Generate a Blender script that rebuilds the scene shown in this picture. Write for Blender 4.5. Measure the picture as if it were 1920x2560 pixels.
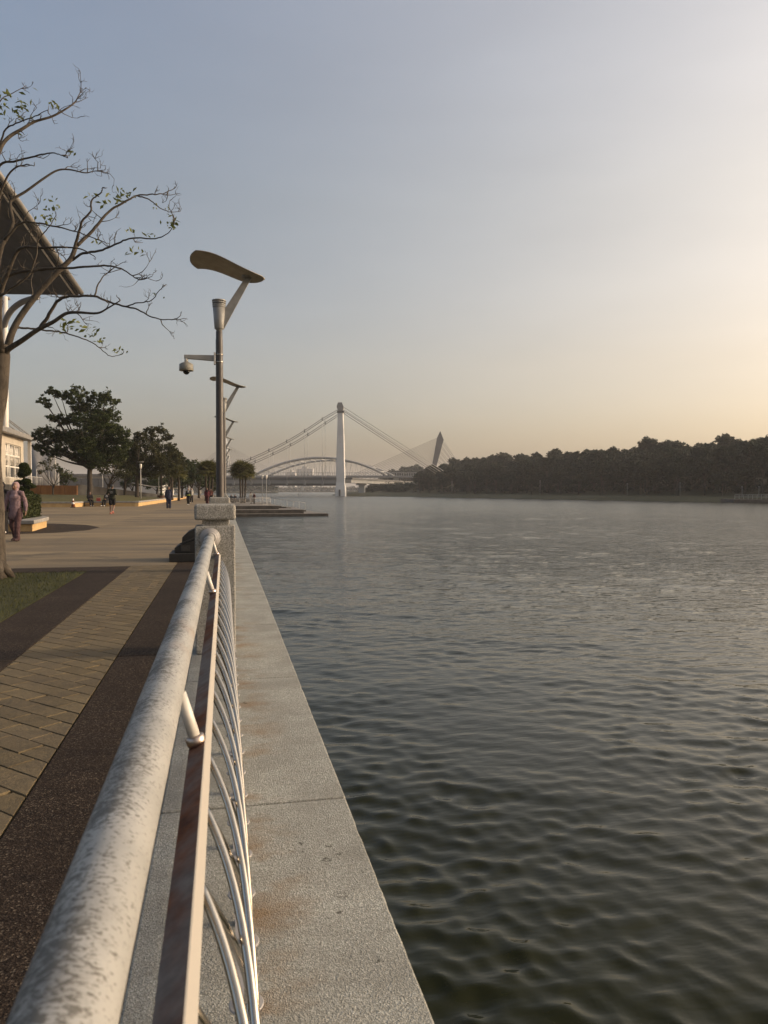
import bpy, bmesh, math, random
import numpy as np
from mathutils import Vector, Matrix

for _o in list(bpy.data.objects):
    bpy.data.objects.remove(_o, do_unlink=True)
scene = bpy.context.scene
COL = scene.collection
R = math.radians
PI = math.pi
random.seed(7)
RNG = np.random.default_rng(7)

# ------------------------------------------------------------------ camera
F_PX, CX, CY = 1900.0, 960.0, 1280.0          # photograph 1920 x 2560
EYE = 1.36
YAW = math.atan(400 / F_PX)
PITCH = math.atan(54 / F_PX)
cam_d = bpy.data.cameras.new('camera')
cam = bpy.data.objects.new('camera', cam_d)
COL.objects.link(cam)
cam.location = (0, 0, EYE)
cam.rotation_euler = (R(90) - PITCH, 0, -YAW)
cam_d.sensor_fit = 'VERTICAL'
cam_d.sensor_height = 36
cam_d.lens = 36 * F_PX / 2560
cam_d.clip_start = 0.02
cam_d.clip_end = 12000
cam_d.dof.use_dof = True
cam_d.dof.focus_distance = 14.0
cam_d.dof.aperture_fstop = 10.0
scene.camera = cam

# ------------------------------------------------------------------ sky, sun, exposure
SUN_AZ = R(95)        # from +Y (along the quay) towards +X (the lake)
SUN_EL = R(16)
AUR_P, AUR_C = 3.2, (3.25, 2.42, 1.28)
world = bpy.data.worlds.new('World')
scene.world = world
world.use_nodes = True
_nt = world.node_tree
_nt.nodes.clear()
_sky = _nt.nodes.new('ShaderNodeTexSky')
_sky.sky_type = 'NISHITA'
_sky.sun_disc = False
_sky.sun_elevation = SUN_EL
_sky.sun_rotation = SUN_AZ
_sky.altitude = 0
_sky.air_density = 1.0
_sky.dust_density = 5.0
_sky.ozone_density = 1.6
_bg = _nt.nodes.new('ShaderNodeBackground')
_bg.inputs['Strength'].default_value = 0.145
_out = _nt.nodes.new('ShaderNodeOutputWorld')
# humid evening air: the same sky, a little warmer low down all the way round
_tc = _nt.nodes.new('ShaderNodeTexCoord')
_sx = _nt.nodes.new('ShaderNodeSeparateXYZ')
_nt.links.new(_tc.outputs['Generated'], _sx.inputs[0])
_rp = _nt.nodes.new('ShaderNodeValToRGB')
_st = [(0.0, (1.05, .96, 1.0)), (.06, (1.05, .94, .96)), (.16, (1.03, .865, .79)), (.35, (.99, .89, .81)), (.56, (.95, .94, .94)), (1.0, (.94, .96, .90))]
while len(_rp.color_ramp.elements) < len(_st): _rp.color_ramp.elements.new(.5)
for _e, (_p, _c) in zip(_rp.color_ramp.elements, _st):
    _e.position = _p; _e.color = (*_c, 1)
_nt.links.new(_sx.outputs[2], _rp.inputs[0])
_mx = _nt.nodes.new('ShaderNodeMix'); _mx.data_type = 'RGBA'; _mx.blend_type = 'MULTIPLY'
_mx.inputs[0].default_value = 1.0
_nt.links.new(_sky.outputs[0], _mx.inputs[6]); _nt.links.new(_rp.outputs[0], _mx.inputs[7])
_vl = _nt.nodes.new('ShaderNodeMix'); _vl.data_type = 'RGBA'       # thin even veil of humid haze
_vl.inputs[0].default_value = 0.05
_vl.inputs[7].default_value = (2.35, 2.20, 1.98, 1)
_nt.links.new(_mx.outputs[2], _vl.inputs[6])
# broad soft aureole of sunlight scattered in the haze, centred on the sun
_dt = _nt.nodes.new('ShaderNodeVectorMath'); _dt.operation = 'DOT_PRODUCT'
_dt.inputs[1].default_value = (math.sin(SUN_AZ) * math.cos(SUN_EL), math.cos(SUN_AZ) * math.cos(SUN_EL), math.sin(SUN_EL))
_nt.links.new(_tc.outputs['Generated'], _dt.inputs[0])
_h1 = _nt.nodes.new('ShaderNodeMath'); _h1.operation = 'MULTIPLY_ADD'; _h1.use_clamp = True
_h1.inputs[1].default_value = 0.5; _h1.inputs[2].default_value = 0.5
_nt.links.new(_dt.outputs['Value'], _h1.inputs[0])
_h2 = _nt.nodes.new('ShaderNodeMath'); _h2.operation = 'POWER'; _h2.inputs[1].default_value = AUR_P
_nt.links.new(_h1.outputs[0], _h2.inputs[0])
_ad = _nt.nodes.new('ShaderNodeMix'); _ad.data_type = 'RGBA'; _ad.blend_type = 'ADD'
_ad.inputs[7].default_value = (*AUR_C, 1)
_nt.links.new(_h2.outputs[0], _ad.inputs[0])
_nt.links.new(_vl.outputs[2], _ad.inputs[6])
# faint uneven layers in the haze
_mp = _nt.nodes.new('ShaderNodeMapping'); _mp.inputs['Scale'].default_value = (1.6, 1.6, 7.0)
_nt.links.new(_tc.outputs['Generated'], _mp.inputs[0])
_nz = _nt.nodes.new('ShaderNodeTexNoise'); _nz.inputs['Scale'].default_value = 1.5; _nz.inputs['Detail'].default_value = 5
_nt.links.new(_mp.outputs[0], _nz.inputs['Vector'])
_nr = _nt.nodes.new('ShaderNodeMapRange'); _nr.inputs[1].default_value = .3; _nr.inputs[2].default_value = .7; _nr.inputs[3].default_value = .955; _nr.inputs[4].default_value = 1.045
_nt.links.new(_nz.outputs['Fac'], _nr.inputs[0])
_vm = _nt.nodes.new('ShaderNodeVectorMath'); _vm.operation = 'SCALE'
_nt.links.new(_ad.outputs[2], _vm.inputs[0]); _nt.links.new(_nr.outputs[0], _vm.inputs['Scale'])
_nt.links.new(_vm.outputs[0], _bg.inputs['Color'])
_nt.links.new(_bg.outputs[0], _out.inputs['Surface'])

sun_d = bpy.data.lights.new('sun', 'SUN')
sun_d.energy = 2.0
sun_d.angle = R(2.5)
sun_d.color = (1.0, 0.84, 0.63)
sun = bpy.data.objects.new('sun', sun_d)
COL.objects.link(sun)
_sd = Vector((math.sin(SUN_AZ) * math.cos(SUN_EL), math.cos(SUN_AZ) * math.cos(SUN_EL), math.sin(SUN_EL)))
sun.rotation_euler = _sd.to_track_quat('Z', 'Y').to_euler()
sun.location = _sd * 300

scene.view_settings.view_transform = 'Standard'
scene.view_settings.look = 'None'
scene.view_settings.gamma = 1
scene.view_settings.use_curve_mapping = False
scene.view_settings.exposure = 0.62
scene.render.engine = 'CYCLES'
scene.cycles.use_denoising = True
scene.cycles.max_bounces = 8
scene.cycles.diffuse_bounces = 3
scene.cycles.glossy_bounces = 4
scene.cycles.transmission_bounces = 4
scene.cycles.volume_bounces = 0
scene.cycles.transparent_max_bounces = 6
scene.cycles.sample_clamp_indirect = 6

# ------------------------------------------------------------------ helpers
FW = Vector((math.sin(YAW) * math.cos(PITCH), math.cos(YAW) * math.cos(PITCH), -math.sin(PITCH)))
RT = Vector((math.cos(YAW), -math.sin(YAW), 0))
UP = RT.cross(FW)
CAM = Vector((0, 0, EYE))

def at(u, v, d):
    """world point seen at photograph pixel (u, v), d metres away along the view axis"""
    return CAM + d * (FW + RT * ((u - CX) / F_PX) + UP * ((CY - v) / F_PX))

def gnd(u, v, z=0.0):
    q = FW + RT * ((u - CX) / F_PX) + UP * ((CY - v) / F_PX)
    return CAM + q * ((z - EYE) / q.z)

def tag(o, label=None, cat=None, group=None, kind=None):
    if label: o['label'] = label
    if cat: o['category'] = cat
    if group: o['group'] = group
    if kind: o['kind'] = kind
    return o

def empty(name, loc=(0, 0, 0), rz=0.0, label=None, cat=None, group=None):
    o = bpy.data.objects.new(name, None)
    o.empty_display_size = 0.2
    COL.objects.link(o)
    o.location = loc
    o.rotation_euler = (0, 0, rz)
    return tag(o, label, cat, group)

def link(name, me, parent=None, loc=None, rz=None):
    o = bpy.data.objects.new(name, me)
    COL.objects.link(o)
    if parent: o.parent = parent
    if loc is not None: o.location = loc
    if rz is not None: o.rotation_euler = (0, 0, rz)
    return o

def copy_tree(o, parent=None):
    c = o.copy()
    COL.objects.link(c)
    c.parent = parent
    for ch in o.children:
        copy_tree(ch, c)
    return c

class MB:
    """collects shapes into one mesh"""
    def __init__(s):
        s.v, s.f, s.sm = [], [], []
    def add(s, vs, fs, smooth=False):
        b = len(s.v)
        s.v += [tuple(p) for p in vs]
        s.f += [tuple(b + i for i in q) for q in fs]
        s.sm += [smooth] * len(fs)
        return s
    def box(s, x0, x1, y0, y1, z0, z1, M=None):
        vs = [Vector(p) for p in ((x0,y0,z0),(x1,y0,z0),(x1,y1,z0),(x0,y1,z0),(x0,y0,z1),(x1,y0,z1),(x1,y1,z1),(x0,y1,z1))]
        if M is not None: vs = [M @ p for p in vs]
        return s.add(vs, [(0,3,2,1),(4,5,6,7),(0,1,5,4),(1,2,6,5),(2,3,7,6),(3,0,4,7)])
    def prism(s, pts, h, axis='z', base=0.0, M=None):
        """extrude a polygon (list of 2d points) along axis"""
        n = len(pts)
        def mk(p, t):
            if axis == 'z': q = Vector((p[0], p[1], t))
            elif axis == 'y': q = Vector((p[0], t, p[1]))
            else: q = Vector((t, p[0], p[1]))
            return M @ q if M is not None else q
        vs = [mk(p, base) for p in pts] + [mk(p, base + h) for p in pts]
        fs = [tuple(range(n))[::-1], tuple(range(n, 2 * n))] + [(i, (i + 1) % n, n + (i + 1) % n, n + i) for i in range(n)]
        return s.add(vs, fs)
    def tube(s, pts, rad, n=10, cap='flat', smooth=True, ref=None):
        """tube along pts; rad is number / list of numbers / list of (ra, rb)"""
        pts = [Vector(p) for p in pts]
        m = len(pts)
        if not isinstance(rad, (list, tuple)): rad = [rad] * m
        rr = [(q, q) if not isinstance(q, (list, tuple)) else q for q in rad]
        tang = []
        for i in range(m):
            t = (pts[min(i + 1, m - 1)] - pts[max(i - 1, 0)])
            if t.length < 1e-9: t = Vector((0, 0, 1))
            tang.append(t.normalized())
        if ref is None:
            ref = Vector((1, 0, 0)) if abs(tang[0].x) < 0.9 else Vector((0, 1, 0))
        else:
            ref = Vector(ref)
        rings = []
        a = None
        for i in range(m):
            t = tang[i]
            base = ref if a is None else a
            a = base - t * base.dot(t)
            if a.length < 1e-6:
                a = t.orthogonal()
            a.normalize()
            b = t.cross(a)
            rings.append((pts[i], a.copy(), b, rr[i][0], rr[i][1]))
        if cap == 'round':
            def dome(ring, sgn, t):
                p, a_, b_, r1, r2 = ring
                out = []
                for k in (0.35, 0.7, 0.92):
                    c = math.sqrt(1 - k * k)
                    out.append((p + t * (sgn * k * min(r1, r2)), a_, b_, r1 * c, r2 * c))
                return out
            rings = dome(rings[0], -1, tang[0])[::-1] + rings + dome(rings[-1], 1, tang[-1])
        vs = []
        for p, a_, b_, r1, r2 in rings:
            for k in range(n):
                th = 2 * PI * k / n
                vs.append(p + a_ * (r1 * math.cos(th)) + b_ * (r2 * math.sin(th)))
        fs = []
        for i in range(len(rings) - 1):
            for k in range(n):
                k2 = (k + 1) % n
                fs.append((i * n + k, i * n + k2, (i + 1) * n + k2, (i + 1) * n + k))
        s.add(vs, fs, smooth)
        if cap:
            b0 = len(s.v) - len(vs)
            s.f.append(tuple(b0 + k for k in range(n))[::-1]); s.sm.append(False)
            e0 = b0 + (len(rings) - 1) * n
            s.f.append(tuple(e0 + k for k in range(n))); s.sm.append(False)
        return s
    def lathe(s, prof, n=20, c=(0, 0, 0), smooth=True, axis='z'):
        """revolve [(r, z)] about the axis through c"""
        c = Vector(c)
        vs = []
        for r, z in prof:
            for k in range(n):
                th = 2 * PI * k / n
                if axis == 'z': q = Vector((r * math.cos(th), r * math.sin(th), z))
                elif axis == 'y': q = Vector((r * math.cos(th), z, r * math.sin(th)))
                else: q = Vector((z, r * math.cos(th), r * math.sin(th)))
                vs.append(c + q)
        fs = []
        for i in range(len(prof) - 1):
            for k in range(n):
                k2 = (k + 1) % n
                fs.append((i * n + k, i * n + k2, (i + 1) * n + k2, (i + 1) * n + k))
        s.add(vs, fs, smooth)
        b0 = len(s.v) - len(vs)
        s.f.append(tuple(b0 + k for k in range(n))[::-1]); s.sm.append(False)
        e0 = b0 + (len(prof) - 1) * n
        s.f.append(tuple(e0 + k for k in range(n))); s.sm.append(False)
        return s
    def ball(s, c, r, n=12, m=8, M=None):
        c = Vector(c)
        if not isinstance(r, (list, tuple)): r = (r, r, r)
        vs, fs = [], []
        for i in range(m + 1):
            ph = PI * i / m
            for k in range(n):
                th = 2 * PI * k / n
                q = Vector((r[0] * math.sin(ph) * math.cos(th), r[1] * math.sin(ph) * math.sin(th), r[2] * math.cos(ph)))
                if M is not None: q = M @ q
                vs.append(c + q)
        for i in range(m):
            for k in range(n):
                k2 = (k + 1) % n
                fs.append((i * n + k, (i + 1) * n + k, (i + 1) * n + k2, i * n + k2))
        return s.add(vs, fs, True)
    def mesh(s, name, mat):
        me = bpy.data.meshes.new(name)
        me.from_pydata(s.v, [], s.f)
        me.polygons.foreach_set('use_smooth', s.sm)
        me.materials.append(mat)
        me.update()
        return me
    def build(s, name, mat, parent=None, loc=None, rz=None, bevel=0.0, seg=2):
        o = link(name, s.mesh(name, mat), parent, loc, rz)
        if bevel:
            md = o.modifiers.new('bevel', 'BEVEL')
            md.width = bevel; md.segments = seg; md.limit_method = 'ANGLE'; md.angle_limit = R(40)
        return o

def np_mesh(name, verts, faces, mat, smooth=False):
    """verts (n,3), faces (m,k) numpy -> mesh"""
    me = bpy.data.meshes.new(name)
    verts = np.asarray(verts, dtype=np.float32); faces = np.asarray(faces, dtype=np.int32)
    k = faces.shape[1]
    me.vertices.add(len(verts)); me.vertices.foreach_set('co', verts.ravel())
    me.loops.add(faces.size); me.loops.foreach_set('vertex_index', faces.ravel())
    me.polygons.add(len(faces))
    me.polygons.foreach_set('loop_start', np.arange(0, faces.size, k, dtype=np.int32))
    me.polygons.foreach_set('loop_total', np.full(len(faces), k, dtype=np.int32))
    me.polygons.foreach_set('use_smooth', np.full(len(faces), smooth, dtype=bool))
    me.materials.append(mat)
    me.update(calc_edges=True)
    me.validate()
    return me

def spline(pts, k=6):
    """Catmull-Rom through points"""
    P = [Vector(p) for p in pts]
    if len(P) < 3: return P
    P = [P[0] * 2 - P[1]] + P + [P[-1] * 2 - P[-2]]
    out = []
    for i in range(1, len(P) - 2):
        for j in range(k):
            t = j / k
            out.append(0.5 * ((2 * P[i]) + (P[i+1] - P[i-1]) * t + (2*P[i-1] - 5*P[i] + 4*P[i+1] - P[i+2]) * t*t + (3*P[i] - P[i-1] - 3*P[i+1] + P[i+2]) * t*t*t))
    out.append(P[-2])
    return out

# ------------------------------------------------------------------ materials
def _mat(name):
    m = bpy.data.materials.new(name)
    m.use_nodes = True
    nt = m.node_tree
    b = nt.nodes['Principled BSDF']
    return m, nt, b

class NB:
    """tiny node-graph helper"""
    def __init__(s, nt): s.nt = nt
    def n(s, t, **kw):
        nd = s.nt.nodes.new(t)
        for k, v in kw.items(): setattr(nd, k, v)
        return nd
    def l(s, a, b): s.nt.links.new(a, b)
    def co(s, space='Position', scale=(1, 1, 1), rot=(0, 0, 0), loc=(0, 0, 0)):
        if space == 'Position':
            src = s.n('ShaderNodeNewGeometry').outputs['Position']
        else:
            src = s.n('ShaderNodeTexCoord').outputs[space]
        mp = s.n('ShaderNodeMapping')
        mp.inputs['Scale'].default_value = scale
        mp.inputs['Rotation'].default_value = rot
        mp.inputs['Location'].default_value = loc
        s.l(src, mp.inputs['Vector'])
        return mp.outputs[0]
    def noise(s, vec, scale=5, detail=4, rough=0.55, dist=0.0):
        nd = s.n('ShaderNodeTexNoise')
        nd.inputs['Scale'].default_value = scale
        nd.inputs['Detail'].default_value = detail
        nd.inputs['Roughness'].default_value = rough
        nd.inputs['Distortion'].default_value = dist
        s.l(vec, nd.inputs['Vector'])
        return nd.outputs['Fac']
    def vor(s, vec, scale=5, feature='F1', out='Distance', rand=1.0):
        nd = s.n('ShaderNodeTexVoronoi', feature=feature)
        nd.inputs['Scale'].default_value = scale
        nd.inputs['Randomness'].default_value = rand
        s.l(vec, nd.inputs['Vector'])
        return nd.outputs[out]
    def ramp(s, fac, stops, interp='LINEAR'):
        nd = s.n('ShaderNodeValToRGB')
        cr = nd.color_ramp
        cr.interpolation = interp
        while len(cr.elements) < len(stops): cr.elements.new(0.5)
        for e, (p, c) in zip(cr.elements, stops):
            e.position = p
            e.color = (c, c, c, 1) if isinstance(c, (int, float)) else (*c, 1)
        s.l(fac, nd.inputs['Fac'])
        return nd.outputs['Color']
    def mix(s, fac, a, b, mode='MIX'):
        nd = s.n('ShaderNodeMix', data_type='RGBA', blend_type=mode)
        for idx, val in ((0, fac), (6, a), (7, b)):
            if hasattr(val, 'is_linked') or hasattr(val, 'links'): s.l(val, nd.inputs[idx])
            elif idx == 0: nd.inputs[0].default_value = val
            else: nd.inputs[idx].default_value = (*val, 1)
        return nd.outputs[2]
    def math(s, op, a, b=0.0, c=0.0, clamp=False):
        nd = s.n('ShaderNodeMath', operation=op, use_clamp=clamp)
        for i, val in enumerate((a, b, c)):
            if hasattr(val, 'links'): s.l(val, nd.inputs[i])
            else: nd.inputs[i].default_value = val
        return nd.outputs[0]
    def bump(s, h, strength=0.3, dist=0.01, prev=None):
        nd = s.n('ShaderNodeBump')
        nd.inputs['Strength'].default_value = strength
        nd.inputs['Distance'].default_value = dist
        s.l(h, nd.inputs['Height'])
        if prev is not None: s.l(prev, nd.inputs['Normal'])
        return nd.outputs[0]
    def sep(s, vec):
        nd = s.n('ShaderNodeSeparateXYZ'); s.l(vec, nd.inputs[0]); return nd.outputs

def simple(name, c1, c2=None, scale=8, rough=0.6, metallic=0.0, bump=0.0, bscale=60, bdist=0.004, space='Object', spec=0.5, stretch=(1, 1, 1), detail=5, lo=0.35, hi=0.68):
    """two-tone weathered surface with fine relief"""
    m, nt, b = _mat(name)
    g = NB(nt)
    vec = g.co(space, stretch)
    c2 = c2 or tuple(x * 0.75 for x in c1)
    f = g.noise(vec, scale, detail)
    col = g.ramp(f, [(lo, c2), (hi, c1)])
    g.l(col, b.inputs['Base Color'])
    rr = g.ramp(g.noise(vec, scale * 1.7, 3), [(0.3, max(0.05, rough - 0.12)), (0.7, min(1, rough + 0.12))])
    g.l(rr, b.inputs['Roughness'])
    b.inputs['Metallic'].default_value = metallic
    b.inputs['Specular IOR Level'].default_value = spec
    if bump:
        g.l(g.bump(g.noise(vec, bscale, 4), bump, bdist), b.inputs['Normal'])
    return m
# ================================================================== SETTING
WATER_Z = -1.6

def mat_water():
    m, nt, b = _mat('lake_water')
    g = NB(nt)
    b.inputs['Base Color'].default_value = (0.009, 0.011, 0.003, 1)
    b.inputs['Specular Tint'].default_value = (1.0, 0.91, 0.62, 1)
    b.inputs['IOR'].default_value = 1.32
    p = g.co('Position', (1, 1, 1), (0, 0, R(-14)))
    ps = g.co('Position', (0.55, 1.5, 1), (0, 0, R(-16)))
    xyz = g.sep(g.n('ShaderNodeNewGeometry').outputs['Position'])
    # ripple bump, roughness and reflection change with distance along and out from the quay
    out = g.math('MULTIPLY_ADD', xyz[0], 0.5, xyz[1])
    mid_m = g.math('MULTIPLY_ADD', out, 1 / 30.0, -0.30, clamp=True)
    far_m = g.math('MULTIPLY_ADD', out, 1 / 170.0, -0.12, clamp=True)
    rg = g.math('ADD', g.math('MULTIPLY_ADD', mid_m, 0.02, 0.03), g.math('MULTIPLY', far_m, 0.17))
    g.l(rg, b.inputs['Roughness'])
    g.l(g.math('MULTIPLY_ADD', far_m, 0.5, 0.5), b.inputs['Specular IOR Level'])  # reflection strength raised farther out to brighten the far water
    fine = g.noise(ps, 9.0, 2, 0.5)
    mid = g.noise(ps, 3.4, 3, 0.5, 0.2)
    big = g.noise(ps, 0.8, 3, 0.5)
    gust = g.ramp(g.noise(p, 0.035, 3), [(0.36, 0.75), (0.62, 1.0)])
    n1 = g.bump(fine, 0.10, 0.05)
    fade = g.math('MULTIPLY', mid_m, g.math('MULTIPLY_ADD', far_m, -0.50, 1.0))
    h2 = g.math('MULTIPLY', g.math('MULTIPLY', g.math('ADD', mid, g.math('MULTIPLY', big, 1.2)), fade), gust)
    n2 = g.n('ShaderNodeBump')
    n2.inputs['Strength'].default_value = 1.0
    n2.inputs['Distance'].default_value = 0.12
    g.l(h2, n2.inputs['Height']); g.l(n1, n2.inputs['Normal'])
    g.l(n2.outputs[0], b.inputs['Normal'])
    return m

def make_water():
    def geo(start, step, grow, brk, grow2, stop):
        out = [start]
        while out[-1] < stop:
            out.append(out[-1] + step); step *= grow if out[-1] < brk else grow2
        return np.array(out)
    xs = geo(0.30, 0.022, 1.0065, 55.0, 1.06, 3000.0)
    ys = np.concatenate([np.array([-400, -120, -40, -12, -4, 0.0, 1.2]), geo(2.4, 0.024, 1.0055, 115.0, 1.05, 4200.0)])
    X, Y = np.meshgrid(xs, ys)
    cx = np.gradient(xs)[None, :] * np.ones_like(X)
    cy = np.gradient(ys)[:, None] * np.ones_like(X)
    cell = np.maximum(cx, cy)
    Z = np.zeros_like(X)
    DX = np.zeros_like(X); DY = np.zeros_like(X)
    rng = np.random.default_rng(3)
    wind = R(90 - 12 - 14)                  # direction of travel, seen from above
    gus = [sum(np.sin((X * math.cos(q) + Y * math.sin(q)) * 2 * PI / w_ + f_) for q, w_, f_ in zip(rng.uniform(0, 6.28, 5), wl, rng.uniform(0, 6.28, 5))) / 5 for wl in ((2.1, 3.7, 5.5, 8.0, 13.0), (1.2, 2.6, 4.1, 7.0, 19.0), (3.0, 6.5, 11.0, 17.0, 29.0))]
    n = 96
    lam = np.exp(np.linspace(np.log(0.10), np.log(4.0), n))
    for i in range(n):
        th = wind + rng.normal(0, 0.55 if lam[i] < 0.8 else 0.35)
        k = 2 * PI / lam[i]
        w = np.exp(-((np.log(lam[i]) - np.log(0.22)) / 0.85) ** 2)
        A = 0.0300 * (0.15 + w) * lam[i] / (2 * PI) * rng.uniform(0.6, 1.4)
        flt = np.clip(lam[i] / (cell * 2.2) - 1.0, 0, 1)
        ph = k * (np.cos(th) * X + np.sin(th) * Y) + rng.uniform(0, 6.28)
        flt = flt * np.clip(1.0 + 1.5 * gus[i % 3], 0.15, 2.2)
        Z += flt * A * np.sin(ph)
        DX += flt * A * 1.1 * np.cos(th) * np.cos(ph)
        DY += flt * A * 1.1 * np.sin(th) * np.cos(ph)
    V = np.stack([X + DX, Y + DY, Z + WATER_Z], -1).reshape(-1, 3)
    V[:, 0] = np.maximum(V[:, 0], 0.28)
    ny, nx = X.shape
    idx = np.arange(ny * nx).reshape(ny, nx)
    Fq = np.stack([idx[:-1, :-1], idx[:-1, 1:], idx[1:, 1:], idx[1:, :-1]], -1).reshape(-1, 4)
    b = len(V)
    ex = np.array([[-3000, 262, WATER_Z], [0.3, 262, WATER_Z], [0.3, 4200, WATER_Z], [-3000, 4200, WATER_Z]])
    V = np.concatenate([V, ex]); Fq = np.concatenate([Fq, [[b, b + 1, b + 2, b + 3]]])
    o = link('water', np_mesh('water', V, Fq, mat_water(), True))
    tag(o, kind='structure')
make_water()

# ---- ground and plaza
def mat_plaza():
    m, nt, b = _mat('plaza_stamped_concrete')
    g = NB(nt)
    p = g.co('Position')
    big = g.noise(p, 0.16, 6, 0.6)
    col = g.ramp(big, [(0.34, (0.135, 0.098, 0.056)), (0.5, (0.205, 0.150, 0.086)), (0.68, (0.275, 0.205, 0.122))])
    st = g.ramp(g.noise(g.co('Position', (0.35, 1.4, 1), (0, 0, R(12))), 0.45, 5, 0.65), [(0.47, 0.0), (0.60, 1.0)])
    col = g.mix(g.math('MULTIPLY', st, 0.55), col, (0.085, 0.070, 0.050))
    st2 = g.ramp(g.noise(g.co('Position', (0.25, 1.0, 1), (0, 0, R(4))), 1.6, 5, 0.7), [(0.52, 0.0), (0.64, 1.0)])
    col = g.mix(g.math('MULTIPLY', st2, 0.40), col, (0.075, 0.062, 0.045))
    # pale worn patches and old damp stains
    w = g.ramp(g.noise(p, 0.9, 6, 0.7), [(0.62, 0.0), (0.72, 1.0)])
    col = g.mix(g.math('MULTIPLY', w, 0.35), col, (0.36, 0.30, 0.22))
    hv = g.n('ShaderNodeHueSaturation'); hv.inputs['Saturation'].default_value = 1.0
    g.l(g.math('MULTIPLY_ADD', g.n('ShaderNodeObjectInfo').outputs['Random'], 0.34, 0.83), hv.inputs['Value'])
    g.l(col, hv.inputs['Color']); col = hv.outputs[0]
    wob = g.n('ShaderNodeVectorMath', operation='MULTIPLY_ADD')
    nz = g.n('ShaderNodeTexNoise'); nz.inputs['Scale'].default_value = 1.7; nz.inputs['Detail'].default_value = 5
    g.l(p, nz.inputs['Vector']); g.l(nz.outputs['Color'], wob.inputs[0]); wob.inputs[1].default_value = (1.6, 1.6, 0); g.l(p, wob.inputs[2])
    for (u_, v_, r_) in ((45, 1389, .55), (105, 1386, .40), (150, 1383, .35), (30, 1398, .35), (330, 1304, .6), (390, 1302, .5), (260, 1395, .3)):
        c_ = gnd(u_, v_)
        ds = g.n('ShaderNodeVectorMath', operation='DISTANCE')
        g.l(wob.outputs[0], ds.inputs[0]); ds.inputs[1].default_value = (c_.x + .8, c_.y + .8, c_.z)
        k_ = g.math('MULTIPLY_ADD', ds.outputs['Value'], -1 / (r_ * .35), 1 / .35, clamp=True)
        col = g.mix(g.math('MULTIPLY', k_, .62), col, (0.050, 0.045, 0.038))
    fine = g.noise(p, 30, 4, 0.7)
    col = g.mix(0.30, col, g.ramp(fine, [(0.3, (0.10, 0.078, 0.048)), (0.7, (0.28, 0.215, 0.13))]))
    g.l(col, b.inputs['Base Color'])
    g.l(g.ramp(big, [(0.3, 0.62), (0.7, 0.85)]), b.inputs['Roughness'])
    b.inputs['Specular IOR Level'].default_value = 0.25
    br = g.n('ShaderNodeTexBrick')
    br.inputs['Scale'].default_value = 1.0
    br.inputs['Brick Width'].default_value = 0.6
    br.inputs['Row Height'].default_value = 0.3
    br.inputs['Mortar Size'].default_value = 0.008
    br.inputs['Color1'].default_value = (1, 1, 1, 1); br.inputs['Color2'].default_value = (1, 1, 1, 1); br.inputs['Mortar'].default_value = (0, 0, 0, 1)
    g.l(g.co('Position', (1, 1, 1), (0, 0, R(45))), br.inputs['Vector'])
    n1 = g.bump(br.outputs['Color'], 0.35, 0.006)
    n2 = g.bump(g.noise(p, 9, 6, 0.7), 0.45, 0.02, n1)
    g.l(n2, b.inputs['Normal'])
    return m
M_PLAZA = mat_plaza()
M_SOIL = simple('dark_soil', (0.028, 0.022, 0.016), (0.015, 0.012, 0.009), 20, 0.95, bump=0.6, bscale=80, space='Position', spec=0.1)

me = MB().add([(-3000, -400, -0.10), (-0.26, -400, -0.10), (-0.26, 262, -0.10), (-3000, 262, -0.10)], [(0, 1, 2, 3)]).mesh('ground', M_SOIL)
tag(link('ground', me), kind='structure')
pl = MB().box(-90, -0.868, 14.262, 240, -0.09, -0.012).box(-90, -15.62, 14.262, 62.0, -0.0125, 0.0).box(-90, -0.868, 62.0, 240, -0.0125, 0.0).box(-0.862, -0.292, 66, 240, -0.088, 0.0)
plaza = pl.build('plaza', M_PLAZA)
tag(plaza, kind='structure')
for i in range(4):
    for j in range(15):
        y0, y1 = 14.266 + j * 3.184, 14.266 + (j + 1) * 3.184
        x0, x1 = -15.61 + i * 3.685, -15.61 + (i + 1) * 3.685
        so = MB().box(-1.838, 1.838, -1.587, 1.587, -0.011, 0.0).build('paving_bay', M_PLAZA, plaza, ((x0 + x1) / 2, (y0 + y1) / 2, random.uniform(-.0015, .0015)))

# ---- dark exposed-aggregate strips, slab by slab
def mat_aggregate():
    m, nt, b = _mat('dark_exposed_aggregate')
    g = NB(nt)
    p = g.co('Position')
    cells = g.vor(p, 170, 'F1', 'Color')
    grain = g.ramp(g.sep(cells)[0], [(0.0, (0.012, 0.008, 0.005)), (0.55, (0.034, 0.023, 0.016)), (0.9, (0.070, 0.050, 0.036)), (1.0, (0.19, 0.15, 0.11))])
    big = g.noise(p, 1.1, 5, 0.6)
    col = g.mix(g.ramp(big, [(0.35, 0.55), (0.65, 0.0)]), grain, (0.022, 0.015, 0.011))
    g.l(col, b.inputs['Base Color'])
    b.inputs['Roughness'].default_value = 0.85
    b.inputs['Specular IOR Level'].default_value = 0.12
    n1 = g.bump(g.vor(p, 170, 'F1', 'Distance'), 0.5, 0.004)
    g.l(g.bump(g.noise(p, 3, 4), 0.15, 0.02, n1), b.inputs['Normal'])
    return m
M_AGG = mat_aggregate()
walk = MB().box(-2.262, -0.292, -6.7, 13.40, -0.088, -0.030).build('walkway', M_SOIL)
tag(walk, kind='structure')
def slab_piece(name, x0, x1, y0, y1, mat, parent, top=0.0, th=0.026, bev=0.004):
    hx, hy = (x1 - x0) / 2, (y1 - y0) / 2
    o = MB().box(-hx, hx, -hy, hy, -th, 0).build(name, mat, parent, ((x0 + x1) / 2, (y0 + y1) / 2, top), bevel=bev, seg=1)
    return o
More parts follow.
